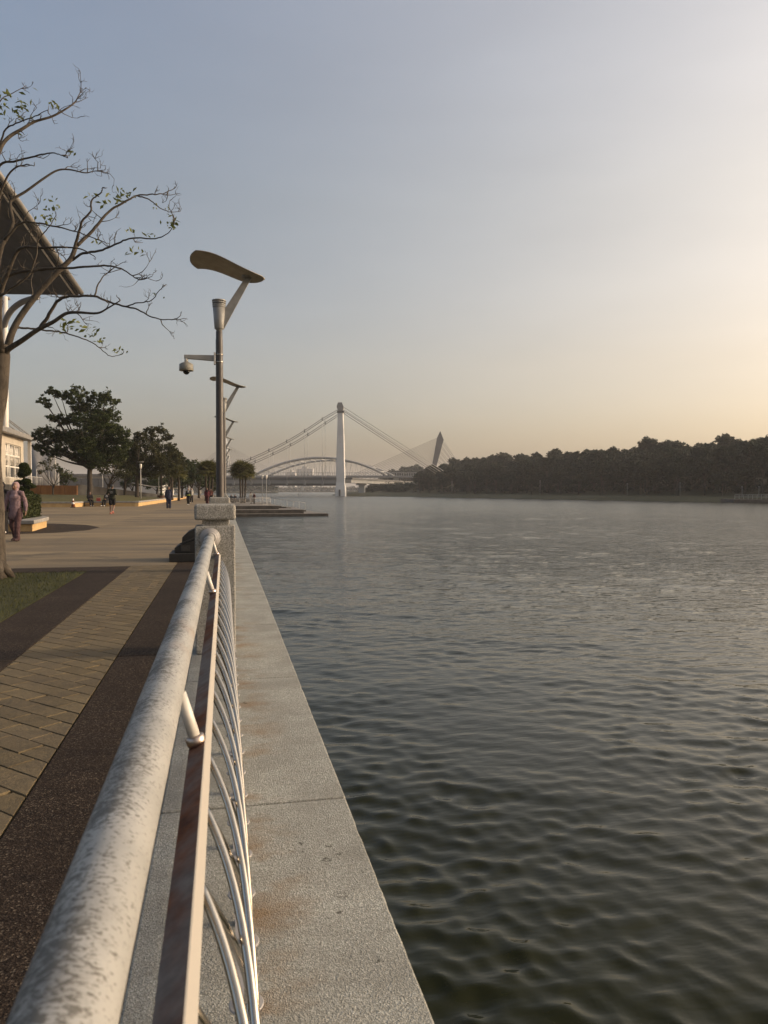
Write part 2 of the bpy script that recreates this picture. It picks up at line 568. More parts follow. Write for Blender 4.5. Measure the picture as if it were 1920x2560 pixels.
for k in range(-1, 10):
    slab_piece('aggregate_slab', -0.862, -0.294, -0.1 + 6.6 * k + 0.004, -0.1 + 6.6 * (k + 1) - 0.004, M_AGG, walk, 0.001 + 0.001 * (k % 2))
for k in range(-1, 2):
    slab_piece('aggregate_slab', -2.258, -1.655, -0.1 + 6.6 * k + 0.004, -0.1 + 6.6 * (k + 1) - 0.004, M_AGG, walk, 0.001)
slab_piece('aggregate_slab', -2.258, -1.655, 13.108, 13.404, M_AGG, walk, 0.001)
slab_piece('aggregate_slab', -14.0, -1.655, 13.412, 14.250, M_AGG, walk, 0.0005)

# ---- tan stone setts laid on the diagonal
def mat_sett():
    m, nt, b = _mat('tan_stone_sett')
    g = NB(nt)
    p = g.co('Position')
    oi = g.n('ShaderNodeObjectInfo')
    base = g.ramp(oi.outputs['Random'], [(0.0, (0.110, 0.080, 0.036)), (0.5, (0.145, 0.106, 0.050)), (1.0, (0.180, 0.134, 0.068))])
    big = g.noise(p, 1.6, 5, 0.65)
    col = g.mix(g.ramp(big, [(0.36, 0.6), (0.6, 0.0)]), base, (0.095, 0.072, 0.048))
    fine = g.noise(p, 60, 5, 0.75)
    col = g.mix(0.45, col, g.ramp(fine, [(0.3, (0.050, 0.037, 0.021)), (0.7, (0.21, 0.16, 0.095))]))
    g.l(col, b.inputs['Base Color'])
    b.inputs['Roughness'].default_value = 0.8
    b.inputs['Specular IOR Level'].default_value = 0.3
    n1 = g.bump(g.noise(p, 14, 6, 0.7), 0.8, 0.014)
    g.l(g.bump(g.noise(p, 90, 3, 0.7), 0.5, 0.003, n1), b.inputs['Normal'])
    return m
M_SETT = mat_sett()

def clip_poly(poly, x0, x1, y0, y1):
    def cut(pts, inside, inter):
        out = []
        for i in range(len(pts)):
            a, b = pts[i - 1], pts[i]
            if inside(b):
                if not inside(a): out.append(inter(a, b))
                out.append(b)
            elif inside(a): out.append(inter(a, b))
        return out
    for ax, lim, sg in ((0, x0, 1), (0, x1, -1), (1, y0, 1), (1, y1, -1)):
        if not poly: return poly
        def ins(p): return sg * (p[ax] - lim) >= 0
        def itr(a, b):
            t = (lim - a[ax]) / (b[ax] - a[ax])
            return (a[0] + (b[0] - a[0]) * t, a[1] + (b[1] - a[1]) * t)
        poly = cut(poly, ins, itr)
    return poly

def make_setts():
    rnd = random.Random(5)
    w, L, gap = 0.150, 0.30, 0.0042
    d1 = (math.sqrt(.5), -math.sqrt(.5)); d2 = (math.sqrt(.5), math.sqrt(.5))
    X0, X1, Y0, Y1 = -1.648, -0.870, 3.0, 14.25
    X1 = -0.872
    n = 0
    rest = MB()
    for r in range(-60, 90):
        for c in range(-70, 40):
            s0 = c * L + (r % 2) * L * 0.5 + rnd.uniform(-.012, .012); t0 = r * w
            jw = [rnd.uniform(-.002, .003) for _ in range(4)]
            q = [(s0 + gap + jw[0], t0 + gap), (s0 + L - gap, t0 + gap + jw[1]), (s0 + L - gap - jw[2], t0 + w - gap), (s0 + gap, t0 + w - gap - jw[3])]
            poly = [(-1.26 + s * d1[0] + t * d2[0], 0.6 + s * d1[1] + t * d2[1]) for s, t in q]
            near = sum(q_[1] for q_ in poly) / 4 < Y0
            poly = clip_poly(poly, X0, X1, -6.6, Y1)
            if len(poly) < 3: continue
            ar = 0.5 * abs(sum(poly[i - 1][0] * poly[i][1] - poly[i][0] * poly[i - 1][1] for i in range(len(poly))))
            if ar < 0.0006: continue
            cx = sum(p[0] for p in poly) / len(poly); cy = sum(p[1] for p in poly) / len(poly)
            h = rnd.uniform(-.0010, .0010)
            m = len(poly)
            loc = [(p[0] - cx, p[1] - cy) for p in poly]
            bv = 0.0018
            tx, ty = rnd.uniform(-.002, .002), rnd.uniform(-.002, .002)
            low = [(x, y, -.026) for x, y in loc]
            mid = [(x, y, -.0035 + tx * x + ty * y) for x, y in loc]
            top = []
            for x, y in loc:
                ln = math.hypot(x, y) or 1
                k = max(0.3, 1 - bv * 1.4 / ln)
                top.append((x * k, y * k, tx * x + ty * y))
            vs = low + mid + top
            fs = [tuple(range(2 * m, 3 * m))]
            for i in range(m):
                j = (i + 1) % m
                fs += [(i, j, m + j, m + i), (m + i, m + j, 2 * m + j, 2 * m + i)]
            if near:
                rest.add([(x + cx, y + cy, z + h) for x, y, z in vs], fs)
                continue
            MB().add(vs, fs).build('sett', M_SETT, walk, (cx, cy, h))
            n += 1
    tag(rest.build('sett_rest', M_SETT, walk), kind='stuff')
    return n
N_SETTS = make_setts()

# ---- quay wall and its coping slabs
def mat_coping():
    m, nt, b = _mat('exposed_aggregate_coping')
    g = NB(nt)
    p = g.co('Position')
    cells = g.sep(g.vor(p, 210, 'F1', 'Color'))[0]
    gr = g.ramp(cells, [(0.0, (0.140, 0.138, 0.118)), (0.5, (0.300, 0.294, 0.258)), (0.85, (0.44, 0.432, 0.385)), (1.0, (0.63, 0.63, 0.585))])
    gr2 = g.ramp(g.noise(p, 75, 4, 0.75), [(0.3, (0.115, 0.116, 0.10)), (0.7, (0.50, 0.50, 0.455))])
    col = g.mix(0.5, gr, gr2)
    big = g.noise(p, 2.3, 6, 0.65)
    col = g.mix(g.ramp(big, [(0.38, 0.55), (0.62, 0.0)]), col, (0.17, 0.162, 0.14))
    # rust washed out of the balusters
    x = g.sep(p)[0]
    band = g.math('MULTIPLY', g.math('MULTIPLY_ADD', x, 14.0, -0.2, clamp=True), g.math('MULTIPLY_ADD', x, -3.6, 1.35, clamp=True))
    rn = g.ramp(g.noise(g.co('Position', (0.7, 1, 1)), 3.2, 5, 0.6), [(0.5, 0.0), (0.66, 1.0)])
    col = g.mix(g.math('MULTIPLY', g.math('MULTIPLY', band, rn), 0.72), col, (0.20, 0.112, 0.042))
    # small dark lichen and gum spots
    sp = g.ramp(g.noise(p, 16, 3, 0.6, 0.8), [(0.705, 0.0), (0.725, 1.0)])
    spz = g.ramp(g.noise(p, 1.3, 2), [(0.46, 0.0), (0.56, 1.0)])
    col = g.mix(g.math('MULTIPLY', g.math('MULTIPLY', sp, spz), 0.85), col, (0.045, 0.04, 0.033))
    # individual old spills and chips
    wob = g.n('ShaderNodeVectorMath', operation='MULTIPLY_ADD')
    nz = g.n('ShaderNodeTexNoise'); nz.inputs['Scale'].default_value = 42; nz.inputs['Detail'].default_value = 4
    g.l(p, nz.inputs['Vector']); g.l(nz.outputs['Color'], wob.inputs[0]); wob.inputs[1].default_value = (.05, .05, 0); g.l(p, wob.inputs[2])
    tot = None
    for (u_, v_, r_, hole) in ((751, 2108, .012, 0), (744, 2092, .007, 0), (817, 2150, .020, .35), (823, 2116, .010, 0), (848, 2133, .011, 0), (853, 2236, .022, .62), (848, 2283, .011, 0), (948, 2403, .009, 0), (813, 1996, .011, 0), (757, 2128, .006, 0), (905, 2180, .006, 0), (640, 2470, .007, 0)):
        c_ = gnd(u_, v_)
        ds = g.n('ShaderNodeVectorMath', operation='DISTANCE')
        g.l(wob.outputs[0], ds.inputs[0]); ds.inputs[1].default_value = (c_.x + .025, c_.y + .025, c_.z)
        k_ = g.math('MULTIPLY_ADD', ds.outputs['Value'], -1 / (r_ * .25), 4.0, clamp=True)
        if hole: k_ = g.math('MULTIPLY', k_, g.math('MULTIPLY_ADD', ds.outputs['Value'], 1 / (r_ * .2), -hole * 5, clamp=True))
        tot = k_ if tot is None else g.math('MAXIMUM', tot, k_)
    col = g.mix(g.math('MULTIPLY', tot, .8), col, (0.05, 0.045, 0.035))
    g.l(col, b.inputs['Base Color'])
    b.inputs['Roughness'].default_value = 0.82
    b.inputs['Specular IOR Level'].default_value = 0.3
    n1 = g.bump(g.vor(p, 210, 'F1', 'Distance'), 0.75, 0.004)
    n2 = g.bump(g.noise(p, 60, 5, 0.75), 0.7, 0.006, n1)
    g.l(n2, b.inputs['Normal'])
    return m
M_COPING = mat_coping()
M_WALL = simple('wet_quay_concrete', (0.20, 0.185, 0.155), (0.09, 0.085, 0.065), 1.6, 0.8, bump=0.5, bscale=25, space='Position')
quay = MB().box(-0.25, 0.46, -30, 135, -4.0, -0.166).build('quay', M_WALL)
tag(quay, kind='structure')
_slab = MB()
hx, hy = 0.395, 1.1118
# slab outline with slightly chipped long edges
_nseg = 44
_edge = []
_r = random.Random(2)
pts = [(-hx, -hy + 2 * hy * i / _nseg) for i in range(_nseg + 1)] + [(hx + (_r.choice((0, 0, 0, -.001, -.001, -.003)) if 0 < i < _nseg else 0), hy - 2 * hy * i / _nseg) for i in range(_nseg + 1)]
_slab.prism(pts[::-1], 0.16, 'z', -0.16)
_sm = _slab.mesh('coping_slab', M_COPING)
for k in range(-3, 58):
    o = link('coping_slab', _sm, quay, (0.125, 1.06 + 2.24 * k + 1.12, random.uniform(-.0015, .0015) - 0.001))
    o.rotation_euler = (0, random.uniform(-.0015, .0015), random.uniform(-.0012, .0012))
    md = o.modifiers.new('bevel', 'BEVEL'); md.width = 0.007; md.segments = 2; md.limit_method = 'ANGLE'; md.angle_limit = R(50)

# ---- lawn by the path, with blades near the paving
def mat_grass(name, a, bcol):
    m, nt, b = _mat(name)
    g = NB(nt)
    p = g.co('Position')
    f = g.noise(p, 1.3, 5, 0.65)
    col = g.ramp(f, [(0.34, a), (0.66, bcol)])
    col = g.mix(0.4, col, g.ramp(g.noise(p, 45, 3, 0.7), [(0.3, tuple(x * .5 for x in a)), (0.7, tuple(x * 1.3 for x in bcol))]))
    g.l(col, b.inputs['Base Color'])
    b.inputs['Roughness'].default_value = 0.75
    b.inputs['Specular IOR Level'].default_value = 0.2
    g.l(g.bump(g.noise(p, 60, 4, 0.8), 0.9, 0.02), b.inputs['Normal'])
    return m
M_LAWN = mat_grass('lawn_turf', (0.034, 0.036, 0.013), (0.075, 0.070, 0.026))
M_BLADE = mat_grass('grass_blades', (0.045, 0.052, 0.016), (0.095, 0.095, 0.034))
lawn = MB()
lawn.box(-40, -2.266, -20, 13.404, -0.09, 0.004)
tag(lawn.build('lawn', M_LAWN), kind='structure')
def make_blades():
    n = 26000
    x = RNG.uniform(-5.6, -2.25, n); y = 4.5 + (13.42 - 4.5) * RNG.uniform(0, 1, n) ** 0.9
    h = RNG.uniform(0.015, 0.05, n); th = RNG.uniform(0, 6.28, n); ln = RNG.normal(0, 0.018, (n, 2))
    w = 0.0035
    dx, dy = np.cos(th) * w, np.sin(th) * w
    z0 = np.full(n, 0.002)
    a = np.stack([x - dx, y - dy, z0], -1); b = np.stack([x + dx, y + dy, z0], -1); c = np.stack([x + ln[:, 0], y + ln[:, 1], z0 + h], -1)
    V = np.stack([a, b, c], 1).reshape(-1, 3)
    Fc = np.arange(3 * n).reshape(-1, 3)
    o = link('grass', np_mesh('grass', V, Fc, M_BLADE))
    tag(o, 'short dry green grass of the lawn beside the dark paving strip', 'grass', kind='stuff')
make_blades()
# ================================================================== RAILING, POSTS, LAMPS
def mat_granite(name, space='Object'):
    m, nt, b = _mat(name)
    g = NB(nt)
    p = g.co(space)
    cells = g.sep(g.vor(p, 150, 'F1', 'Color'))[0]
    gr = g.ramp(cells, [(0.0, (0.15, 0.145, 0.13)), (0.40, (0.285, 0.275, 0.25)), (0.85, (0.37, 0.36, 0.33)), (1.0, (0.52, 0.50, 0.46))])
    col = g.mix(g.ramp(g.noise(p, 3.5, 6, 0.7), [(0.36, 0.45), (0.66, 0.0)]), gr, (0.17, 0.158, 0.135))
    col = g.mix(g.ramp(g.noise(g.co(space, (3, 3, .5)), 4, 5, 0.6), [(0.55, 0.0), (0.75, 0.45)]), col, (0.09, 0.08, 0.065))
    g.l(col, b.inputs['Base Color'])
    b.inputs['Roughness'].default_value = 0.8
    b.inputs['Specular IOR Level'].default_value = 0.3
    n1 = g.bump(g.vor(p, 150, 'F1', 'Distance'), 0.8, 0.005)
    g.l(g.bump(g.noise(p, 55, 4, 0.75), 0.5, 0.005, n1), b.inputs['Normal'])
    return m
M_GRAN = mat_granite('pebbledash_concrete')

def mat_rail():
    m, nt, b = _mat('peeling_white_rail_paint')
    g = NB(nt)
    p = g.co('Object')
    paint = g.ramp(g.noise(p, 7, 4), [(0.3, (0.235, 0.235, 0.225)), (0.7, (0.345, 0.34, 0.325))])
    # mildew flecks, denser in patches along the tube and round its upper inner side
    x = g.sep(p)[0]
    z = g.sep(p)[2]
    side = g.math('MULTIPLY_ADD', g.math('SUBTRACT', g.math('MULTIPLY', z, 0.75), g.math('MULTIPLY', x, 0.75)), 17.0, 0.22, clamp=True)
    patch = g.ramp(g.noise(g.co('Object', (1, 1, 1)), 3.4, 4, 0.6), [(0.40, 0.0), (0.60, 1.0)])
    fl = g.noise(g.co('Object', (0.8, 1.35, 0.8)), 190, 3, 0.6, 0.4)
    fl2 = g.noise(g.co('Object', (0.7, 1.3, 0.7)), 75, 5, 0.75, 0.5)
    soft = g.noise(g.co('Object', (1, 1.1, 1)), 11, 6, 0.72)
    amt = g.math('MULTIPLY', side, g.math('MULTIPLY_ADD', patch, 0.85, 0.22))
    k1 = g.math('MULTIPLY_ADD', g.math('ADD', fl, g.math('MULTIPLY', amt, 0.16)), 16.0, -9.6, clamp=True)
    k3 = g.math('MULTIPLY_ADD', g.math('ADD', fl2, g.math('MULTIPLY', amt, 0.22)), 16.0, -10.3, clamp=True)
    k1 = g.math('MAXIMUM', k1, k3)
    k2 = g.math('MULTIPLY_ADD', g.math('ADD', soft, g.math('MULTIPLY', amt, 0.30)), 4.0, -2.45, clamp=True)
    col = g.mix(g.math('MULTIPLY', k2, 0.78), paint, (0.17, 0.165, 0.155))
    col = g.mix(g.math('MULTIPLY', k1, 0.80), col, (0.060, 0.055, 0.045))
    rust = g.ramp(g.noise(g.co('Object', (1, .8, 1), loc=(3.1, 0.4, 0)), 3.3, 4, 0.6), [(0.60, 0.0), (0.74, 1.0)])
    col = g.mix(g.math('MULTIPLY', rust, 0.55), col, (0.22, 0.12, 0.06))
    g.l(col, b.inputs['Base Color'])
    g.l(g.math('MULTIPLY_ADD', k1, 0.25, 0.42), b.inputs['Roughness'])
    g.l(g.bump(g.math('ADD', k1, g.math('MULTIPLY', k2, 0.4)), 0.25, 0.0012), b.inputs['Normal'])
    return m
M_RAIL = mat_rail()

def mat_rusty_bar():
    m, nt, b = _mat('rust_streaked_flat_bar')
    g = NB(nt)
    p = g.co('Object')
    steel = g.ramp(g.noise(p, 40, 4), [(0.3, (0.095, 0.082, 0.078)), (0.7, (0.165, 0.145, 0.138))])
    n = g.noise(g.co('Object', (1.2, 0.8, 1.2), (0, 0, R(18))), 3.1, 5, 0.6)
    k = g.ramp(n, [(0.42, 0.0), (0.56, 1.0)])
    rust = g.ramp(g.noise(p, 22, 5, 0.7), [(0.3, (0.050, 0.015, 0.006)), (0.7, (0.17, 0.055, 0.018))])
    # only the weathered upper face rusts; its steel is also painted darker for shade
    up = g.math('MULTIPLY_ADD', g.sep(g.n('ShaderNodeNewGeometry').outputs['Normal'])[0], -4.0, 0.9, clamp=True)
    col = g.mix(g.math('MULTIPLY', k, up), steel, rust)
    col = g.mix(g.math('SUBTRACT', 1.0, up, clamp=True), col, (0.34, 0.315, 0.28))  # face turned to the sun is painted paler
    g.l(col, b.inputs['Base Color'])
    b.inputs['Roughness'].default_value = 0.7
    b.inputs['Specular IOR Level'].default_value = 0.2
    g.l(g.bump(g.noise(p, 130, 3), 0.25, 0.001), b.inputs['Normal'])
    return m
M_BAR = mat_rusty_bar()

def mat_steel(name, base, rough, spots=0.5):
    m, nt, b = _mat(name)
    g = NB(nt)
    p = g.co('Object')
    c = g.mix(g.ramp(g.noise(p, 30, 5, 0.7), [(0.55, 0.0), (0.75, spots)]), base, (0.20, 0.13, 0.08))
    g.l(c, b.inputs['Base Color'])
    b.inputs['Metallic'].default_value = 1.0
    g.l(g.ramp(g.noise(p, 18, 4), [(0.3, rough - .06), (0.7, rough + .12)]), b.inputs['Roughness'])
    return m
M_STEEL = mat_steel('stainless_steel', (0.52, 0.48, 0.42), 0.19, 0.2)
M_BRACKET = mat_steel('tarnished_clamp_steel', (0.52, 0.42, 0.36), 0.30, 0.7)
M_GREYP = simple('grey_painted_steel', (0.36, 0.34, 0.33), (0.27, 0.255, 0.245), 12, 0.5)
M_WHITEP = simple('off_white_painted_steel', (0.62, 0.59, 0.54), (0.50, 0.47, 0.42), 10, 0.4)

POST_Y = 6.44            # front face of the first post
POST_W = 0.326
BAY = 6.60
PX = -0.074              # post centre
def make_post():
    root = empty('railing_post', (PX, POST_Y + POST_W / 2, 0), 0)
    h = POST_W / 2
    sh = MB().box(-h, h, -h, h, 0, 1.066).build('shaft', M_GRAN, root, bevel=0.012)
    MB().box(-h * .64, h * .68, -h * .68, h * .68, 1.060, 1.120).build('neck', M_GRAN, root, bevel=0.004)
    MB().box(-h - .004, h + .006, -h - .006, h + .006, 1.114, 1.245).build('cap', M_GRAN, root, bevel=0.022, seg=3)
    return root
post0 = make_post()
tag(post0, 'nearest pebbledash concrete railing post with block cap, where the white handrail ends', 'post', 'concrete posts of the lakeside railing')
for k in range(1, 9):
    p = copy_tree(post0)
    p.location.y = POST_Y + POST_W / 2 + BAY * k
    if k == 1:
        p['label'] = 'second concrete railing post, its cap showing just above the nearest post cap'
    else:
        p['label'] = 'concrete railing post farther along the quay, hidden in line behind the nearest posts'

RX, RZ, RR = -0.117, 0.97, 0.0385
BX, BZ = -0.041, 0.840                      # top right corner of the rolled flat bar
def make_railing():
    """one bay, local y runs from 0 (start) to L (face of the post)"""
    L = BAY - POST_W
    root = empty('lake_railing', (0, POST_Y - L, 0))
    rail = MB()
    n = 60
    rail.tube([(0, L * i / n, 0) for i in range(n + 1)], RR, 28)
    rail.build('handrail', M_RAIL, root, (RX, 0, RZ))
    fl = MB()
    fl.lathe([(0.0835, 0), (0.0835, -.010), (0.080, -.014), (0.066, -.015), (0.066, -.021), (0.062, -.024), (0.050, -.025), (0.050, -.031), (0.044, -.034)][::-1], 36, axis='y')
    fl.build('flange', M_GREYP, root, (RX + .003, L, RZ - .003))
    fl2 = fl.build('flange', M_GREYP, root, (RX + .003, 0, RZ - .003)); fl2.rotation_euler = (0, 0, PI)
    # rolled flat bar
    t = R(30)
    c, s = math.cos(t), math.sin(t)
    A = (BX, BZ); Bc = (BX - .040 * c, BZ - .040 * s); Cc = (Bc[0] + .025 * s, Bc[1] - .025 * c); Dc = (A[0] + .025 * s, A[1] - .025 * c)
    bar = MB()
    pr = [A, Bc, Cc, Dc]
    m = 40
    vs = []
    for i in range(m + 1):
        y = L * i / m
        vs += [(x - BX, y, z - BZ) for x, z in pr]
    fs = [(3, 2, 1, 0), tuple(m * 4 + k for k in range(4))]
    for i in range(m):
        for k in range(4):
            k2 = (k + 1) % 4
            fs.append((i * 4 + k, i * 4 + k2, (i + 1) * 4 + k2, (i + 1) * 4 + k))
    bar.add(vs, fs)
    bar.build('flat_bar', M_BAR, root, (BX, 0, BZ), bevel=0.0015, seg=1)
    # struts from the handrail to the bar
    mid = Vector((BX - .5 * .040 * c, 0, BZ - .5 * .040 * s))
    top = Vector((RX + .025, 0, RZ - .03))
    ax = (mid - top).normalized()
    for y in (L - 0.05, L - 0.05 - 2.385, L - 0.05 - 4.77):
        st = MB().tube([top, mid + ax * .002], 0.0125, 14)
        so = st.build('strut', M_WHITEP, root, (0, y, 0))
        ring = MB().tube([mid - ax * .020, mid - ax * .017, mid - ax * .004, mid], [0.0155, 0.020, 0.020, 0.018], 16)
        ring.build('clamp', M_BRACKET, so)
    # bottom bar, discs and the two sweeps of bent tubes
    DXc, DZc = 0.047, 0.095
    MB().box(DXc - .022, DXc + .022, 0, L, DZc - .020, DZc - .008).build('bottom_bar', M_GREYP, root)
    per = 0.2625
    y0 = (2.131 - (POST_Y - L)) % per
    disc = MB().lathe([(0.040, 0), (0.0425, .0012), (0.0425, .0055), (0.041, .0065)], 28).mesh('disc', M_GREYP)
    foot = MB().lathe([(0.017, -.13), (0.017, 0.0)], 12).mesh('stub', M_GREYP)
    start = Vector((BX + .004, 0, BZ - .030))
    def bent(lean, bow, fwd):
        pts = []
        for i in range(29):
            t_ = (i / 28) ** 1.35
            q = 1 - (1 - t_) ** bow
            x = start.x + (DXc - start.x) * q 
            z = start.z + (DZc + .004 - start.z) * t_
            y = lean * t_ ** fwd
            pts.append((x, y - lean, z))
        return MB().tube(pts, 0.0072, 14).mesh('baluster', M_STEEL)
    mA = bent(-0.7875, 6.0, 1.0)
    mB = bent(0.7875, 4.0, 1.4)
    k = 0
    while y0 + per * k < L - .03:
        y = y0 + per * k
        if y > 0.04:
            o = link('base_disc', disc, root, (DXc, y, DZc - .004))
            if k % 2 == 0: link('stub', foot, o)
            if y + 0.7875 < L: link('baluster', mA, root, (.002, y - .010, 0))
            if y - 0.7875 > 0: link('baluster', mB, root, (-.004, y + .010, 0))
        k += 1
    return root
rail0 = make_railing()
tag(rail0, 'weathered white lakeside railing with bent steel balusters running up to the nearest post', 'railing', 'bays of the lakeside railing')
r1 = copy_tree(rail0)
r1.location.y += BAY
r1['label'] = 'second railing bay, hidden in line behind the nearest concrete post'

# ---- lamp posts
M_POLE = simple('dark_bronze_pole_paint', (0.060, 0.050, 0.044), (0.040, 0.034, 0.031), 6, 0.5, stretch=(1, 1, .3))
M_LAMPG = simple('grey_lamp_casting', (0.27, 0.265, 0.25), (0.20, 0.195, 0.185), 5, 0.45)
M_BLADE_L = simple('beige_reflector_blade', (0.33, 0.30, 0.24), (0.25, 0.225, 0.18), 4, 0.5)
M_DARK = simple('black_plastic', (0.012, 0.012, 0.012), (0.006, 0.006, 0.006), 9, 0.35)
M_DOME = simple('dark_dome_glass', (0.006, 0.006, 0.007), (0.004, 0.004, 0.005), 4, 0.08)

def make_lamp():
    root = empty('street_lamp')
    pole = MB().lathe([(0.15, 0), (0.15, .03), (0.096, .04), (0.092, .5), (0.080, 4.62), (0.080, 4.80), (0.074, 4.82), (0.074, 4.99), (0.068, 5.0)], 24).build('pole', M_POLE, root)
    body = MB().lathe([(0.062, 4.985), (0.068, 5.03), (0.098, 5.05), (0.106, 5.06), (0.143, 5.60)], 28).build('lamp_body', M_LAMPG, root)
    for i in range(4):
        z = 5.535 + i * .046
        r = 0.140 + .0035 * i
        MB().lathe([(r - .010, z), (r + .006, z + .004), (r + .008, z + .032), (r - .010, z + .037)], 28).build('ring', M_LAMPG, body)
    arm = MB()
    arm.prism([(0.128, 5.52), (0.61, 6.28), (0.74, 6.255), (0.10, 5.035)][::-1], 0.05, 'y', -0.025)
    arm.build('arm', M_LAMPG, root, bevel=0.006)
    # S-curved blade, seen from below
    nx, ny = 26, 10
    top, bot = [], []
    for i in range(nx + 1):
        t = i / nx
        xx = -0.49 + 1.53 * t
        z = 6.585 - 0.34 * (3 * t ** 2 - 2 * t ** 3) + 0.02 * math.sin(2 * PI * t)
        hw = 0.71 - 0.10 * t - 0.16 * t ** 2
        if t > 0.62: hw *= math.sqrt(max(0.0, 1 - ((t - 0.62) / 0.38) ** 2.2))
        hw = max(hw, .02)
        for j in range(ny + 1):
            q = -1 + 2 * j / ny
            x2 = xx - (0.15 * (1 - q * q)) * max(0, 1 - t * 3)
            top.append((x2, q * hw, z + .028 - .02 * q * q)); bot.append((x2, q * hw * .99, z - .014 + .012 * q * q))
    N = (nx + 1) * (ny + 1)
    fs = []
    for i in range(nx):
        for j in range(ny):
            a = i * (ny + 1) + j
            fs.append((a, a + ny + 1, a + ny + 2, a + 1))
            fs.append((N + a, N + a + 1, N + a + ny + 2, N + a + ny + 1))
    rim = [j for j in range(ny + 1)] + [(i) * (ny + 1) + ny for i in range(1, nx + 1)] + [nx * (ny + 1) + j for j in range(ny - 1, -1, -1)] + [i * (ny + 1) for i in range(nx - 1, 0, -1)]
    for i in range(len(rim)):
        a, b = rim[i - 1], rim[i]
        fs.append((a, b, N + b, N + a))
    bl = MB().add(top + bot, fs, True).build('reflector_blade', M_BLADE_L, root)
    MB().lathe([(0.15, 6.250), (0.155, 6.262), (0.14, 6.30)], 24, c=(0.66, 0, 0)).build('mounting_ring', M_LAMPG, bl)
    return root
lamp0 = make_lamp()
LAMP_Y = [17.9 + 18.75 * k for k in range(11)]
_names = ['nearest tall lamp post with S-curved reflector blade, a security camera strapped to it',
          'second tall blade-topped lamp post, just behind the nearest one', 'third blade-topped lamp post in the row behind the nearest one',
          'fourth blade-topped lamp post in the receding row', 'fifth blade-topped lamp post in the receding row', 'sixth blade-topped lamp post in the receding row']
for k, y in enumerate(LAMP_Y):
    o = lamp0 if k == 0 else copy_tree(lamp0)
    o.location = (-0.085 + (0.0 if k == 0 else 0.10), y, -0.002)
    tag(o, _names[k] if k < len(_names) else 'tiny far lamp post at the end of the receding row along the quay', 'lamp post', 'lamp posts along the quay')

M_CCTV = simple('shade_toned_beige_housing', (0.24, 0.22, 0.18), (0.18, 0.165, 0.135), 5, .5)  # the housing's shade is put into a darker base colour
def make_cctv():
    root = empty('security_camera', (-0.085, 17.9, 4.36), 0, 'white dome security camera on a bracket strapped to the nearest lamp post', 'camera')
    MB().prism([(-0.78, .075), (-0.11, .085), (-0.11, -.045), (-0.78, -.01)], 0.09, 'y', -0.045).build('bracket_arm', M_LAMPG, root, bevel=0.008)
    MB().box(-0.125, -0.085, -.07, .07, -.12, .15).build('mount_plate', M_WHITEP, root, bevel=0.005)
    for z in (.105, -.065):
        MB().lathe([(0.086, z - .012), (0.0885, z - .012), (0.0885, z + .012), (0.086, z + .012)], 28).build('strap', M_STEEL, root)
    MB().lathe([(0.042, -.09), (0.042, .0)], 16, c=(-0.735, 0, 0)).build('neck', M_WHITEP, root)
    hs = MB().lathe([(0.155, -.285), (0.160, -.28), (0.155, -.14), (0.10, -.105), (0.045, -.085)], 28, c=(-0.735, 0, 0)).build('housing', M_CCTV, root)
    MB().ball((-0.735, 0, -.290), (0.078, 0.078, 0.082), 20, 12).build('dome', M_DOME, hs)
    return root
make_cctv()

# ---- black wedge-shaped equipment standing on the paving past the first post
def make_black():
    root = empty('equipment_stack', (-0.62, 15.05, 0), 0, 'black wedge-shaped covered equipment on a low black plinth, half hidden by the nearest post', 'equipment')
    M_B = simple('matt_black_tarpaulin', (0.007, 0.0065, 0.006), (0.003, 0.003, 0.003), 6, 0.7, bump=0.4, bscale=14, bdist=0.02)
    M_B2 = simple('scuffed_black_case', (0.030, 0.028, 0.026), (0.009, 0.009, 0.009), 14, 0.5, stretch=(4, 1, 1))
    MB().box(-0.40, 0.62, -.22, .75, 0, .165).build('plinth', M_B, root, bevel=0.012)
    MB().prism([(-.31, .17), (.6, .17), (.6, .56), (.28, .50), (-.22, .315), (-.31, .26)], 0.72, 'y', -.08).build('lower_wedge', M_B, root, bevel=0.012, seg=2)
    MB().prism([(-.18, .335), (.3, .515), (.6, .56), (.6, .98), (.42, .80), (-.06, .56), (-.17, .46)], 0.66, 'y', .02).build('upper_wedge', M_B, root, bevel=0.012, seg=2)
    MB().prism([(-.205, .332), (.27, .512), (.255, .53), (-.22, .35)], 0.03, 'y', -.11).build('trim_strip', M_B2, root)
    MB().box(-.19, -.02, -.088, -.082, .20, .31).build('vent_panel', M_B2, root)
make_black()
# ================================================================== TREES
def mat_leaf(name, a, b_, trans=0.25):
    m, nt, b = _mat(name)
    g = NB(nt)
    oi = g.n('ShaderNodeObjectInfo')
    geo = g.n('ShaderNodeNewGeometry')
    f = g.noise(g.co('Object'), 1.1, 4, 0.65)
    col = g.ramp(f, [(0.34, a), (0.66, b_)])
    rnd = g.ramp(geo.outputs['Random Per Island'], [(0.0, tuple(x * 0.65 for x in a)), (1.0, tuple(x * 1.25 for x in b_))])
    col = g.mix(0.5, col, rnd)
    g.l(col, b.inputs['Base Color'])
    b.inputs['Roughness'].default_value = 0.6
    b.inputs['Specular IOR Level'].default_value = 0.3
    tr = g.n('ShaderNodeBsdfTranslucent')
    g.l(col, tr.inputs['Color'])
    mx = g.n('ShaderNodeMixShader')
    mx.inputs[0].default_value = trans
    g.l(b.outputs[0], mx.inputs[1]); g.l(tr.outputs[0], mx.inputs[2])
    g.l(mx.outputs[0], nt.nodes['Material Output'].inputs['Surface'])
    return m

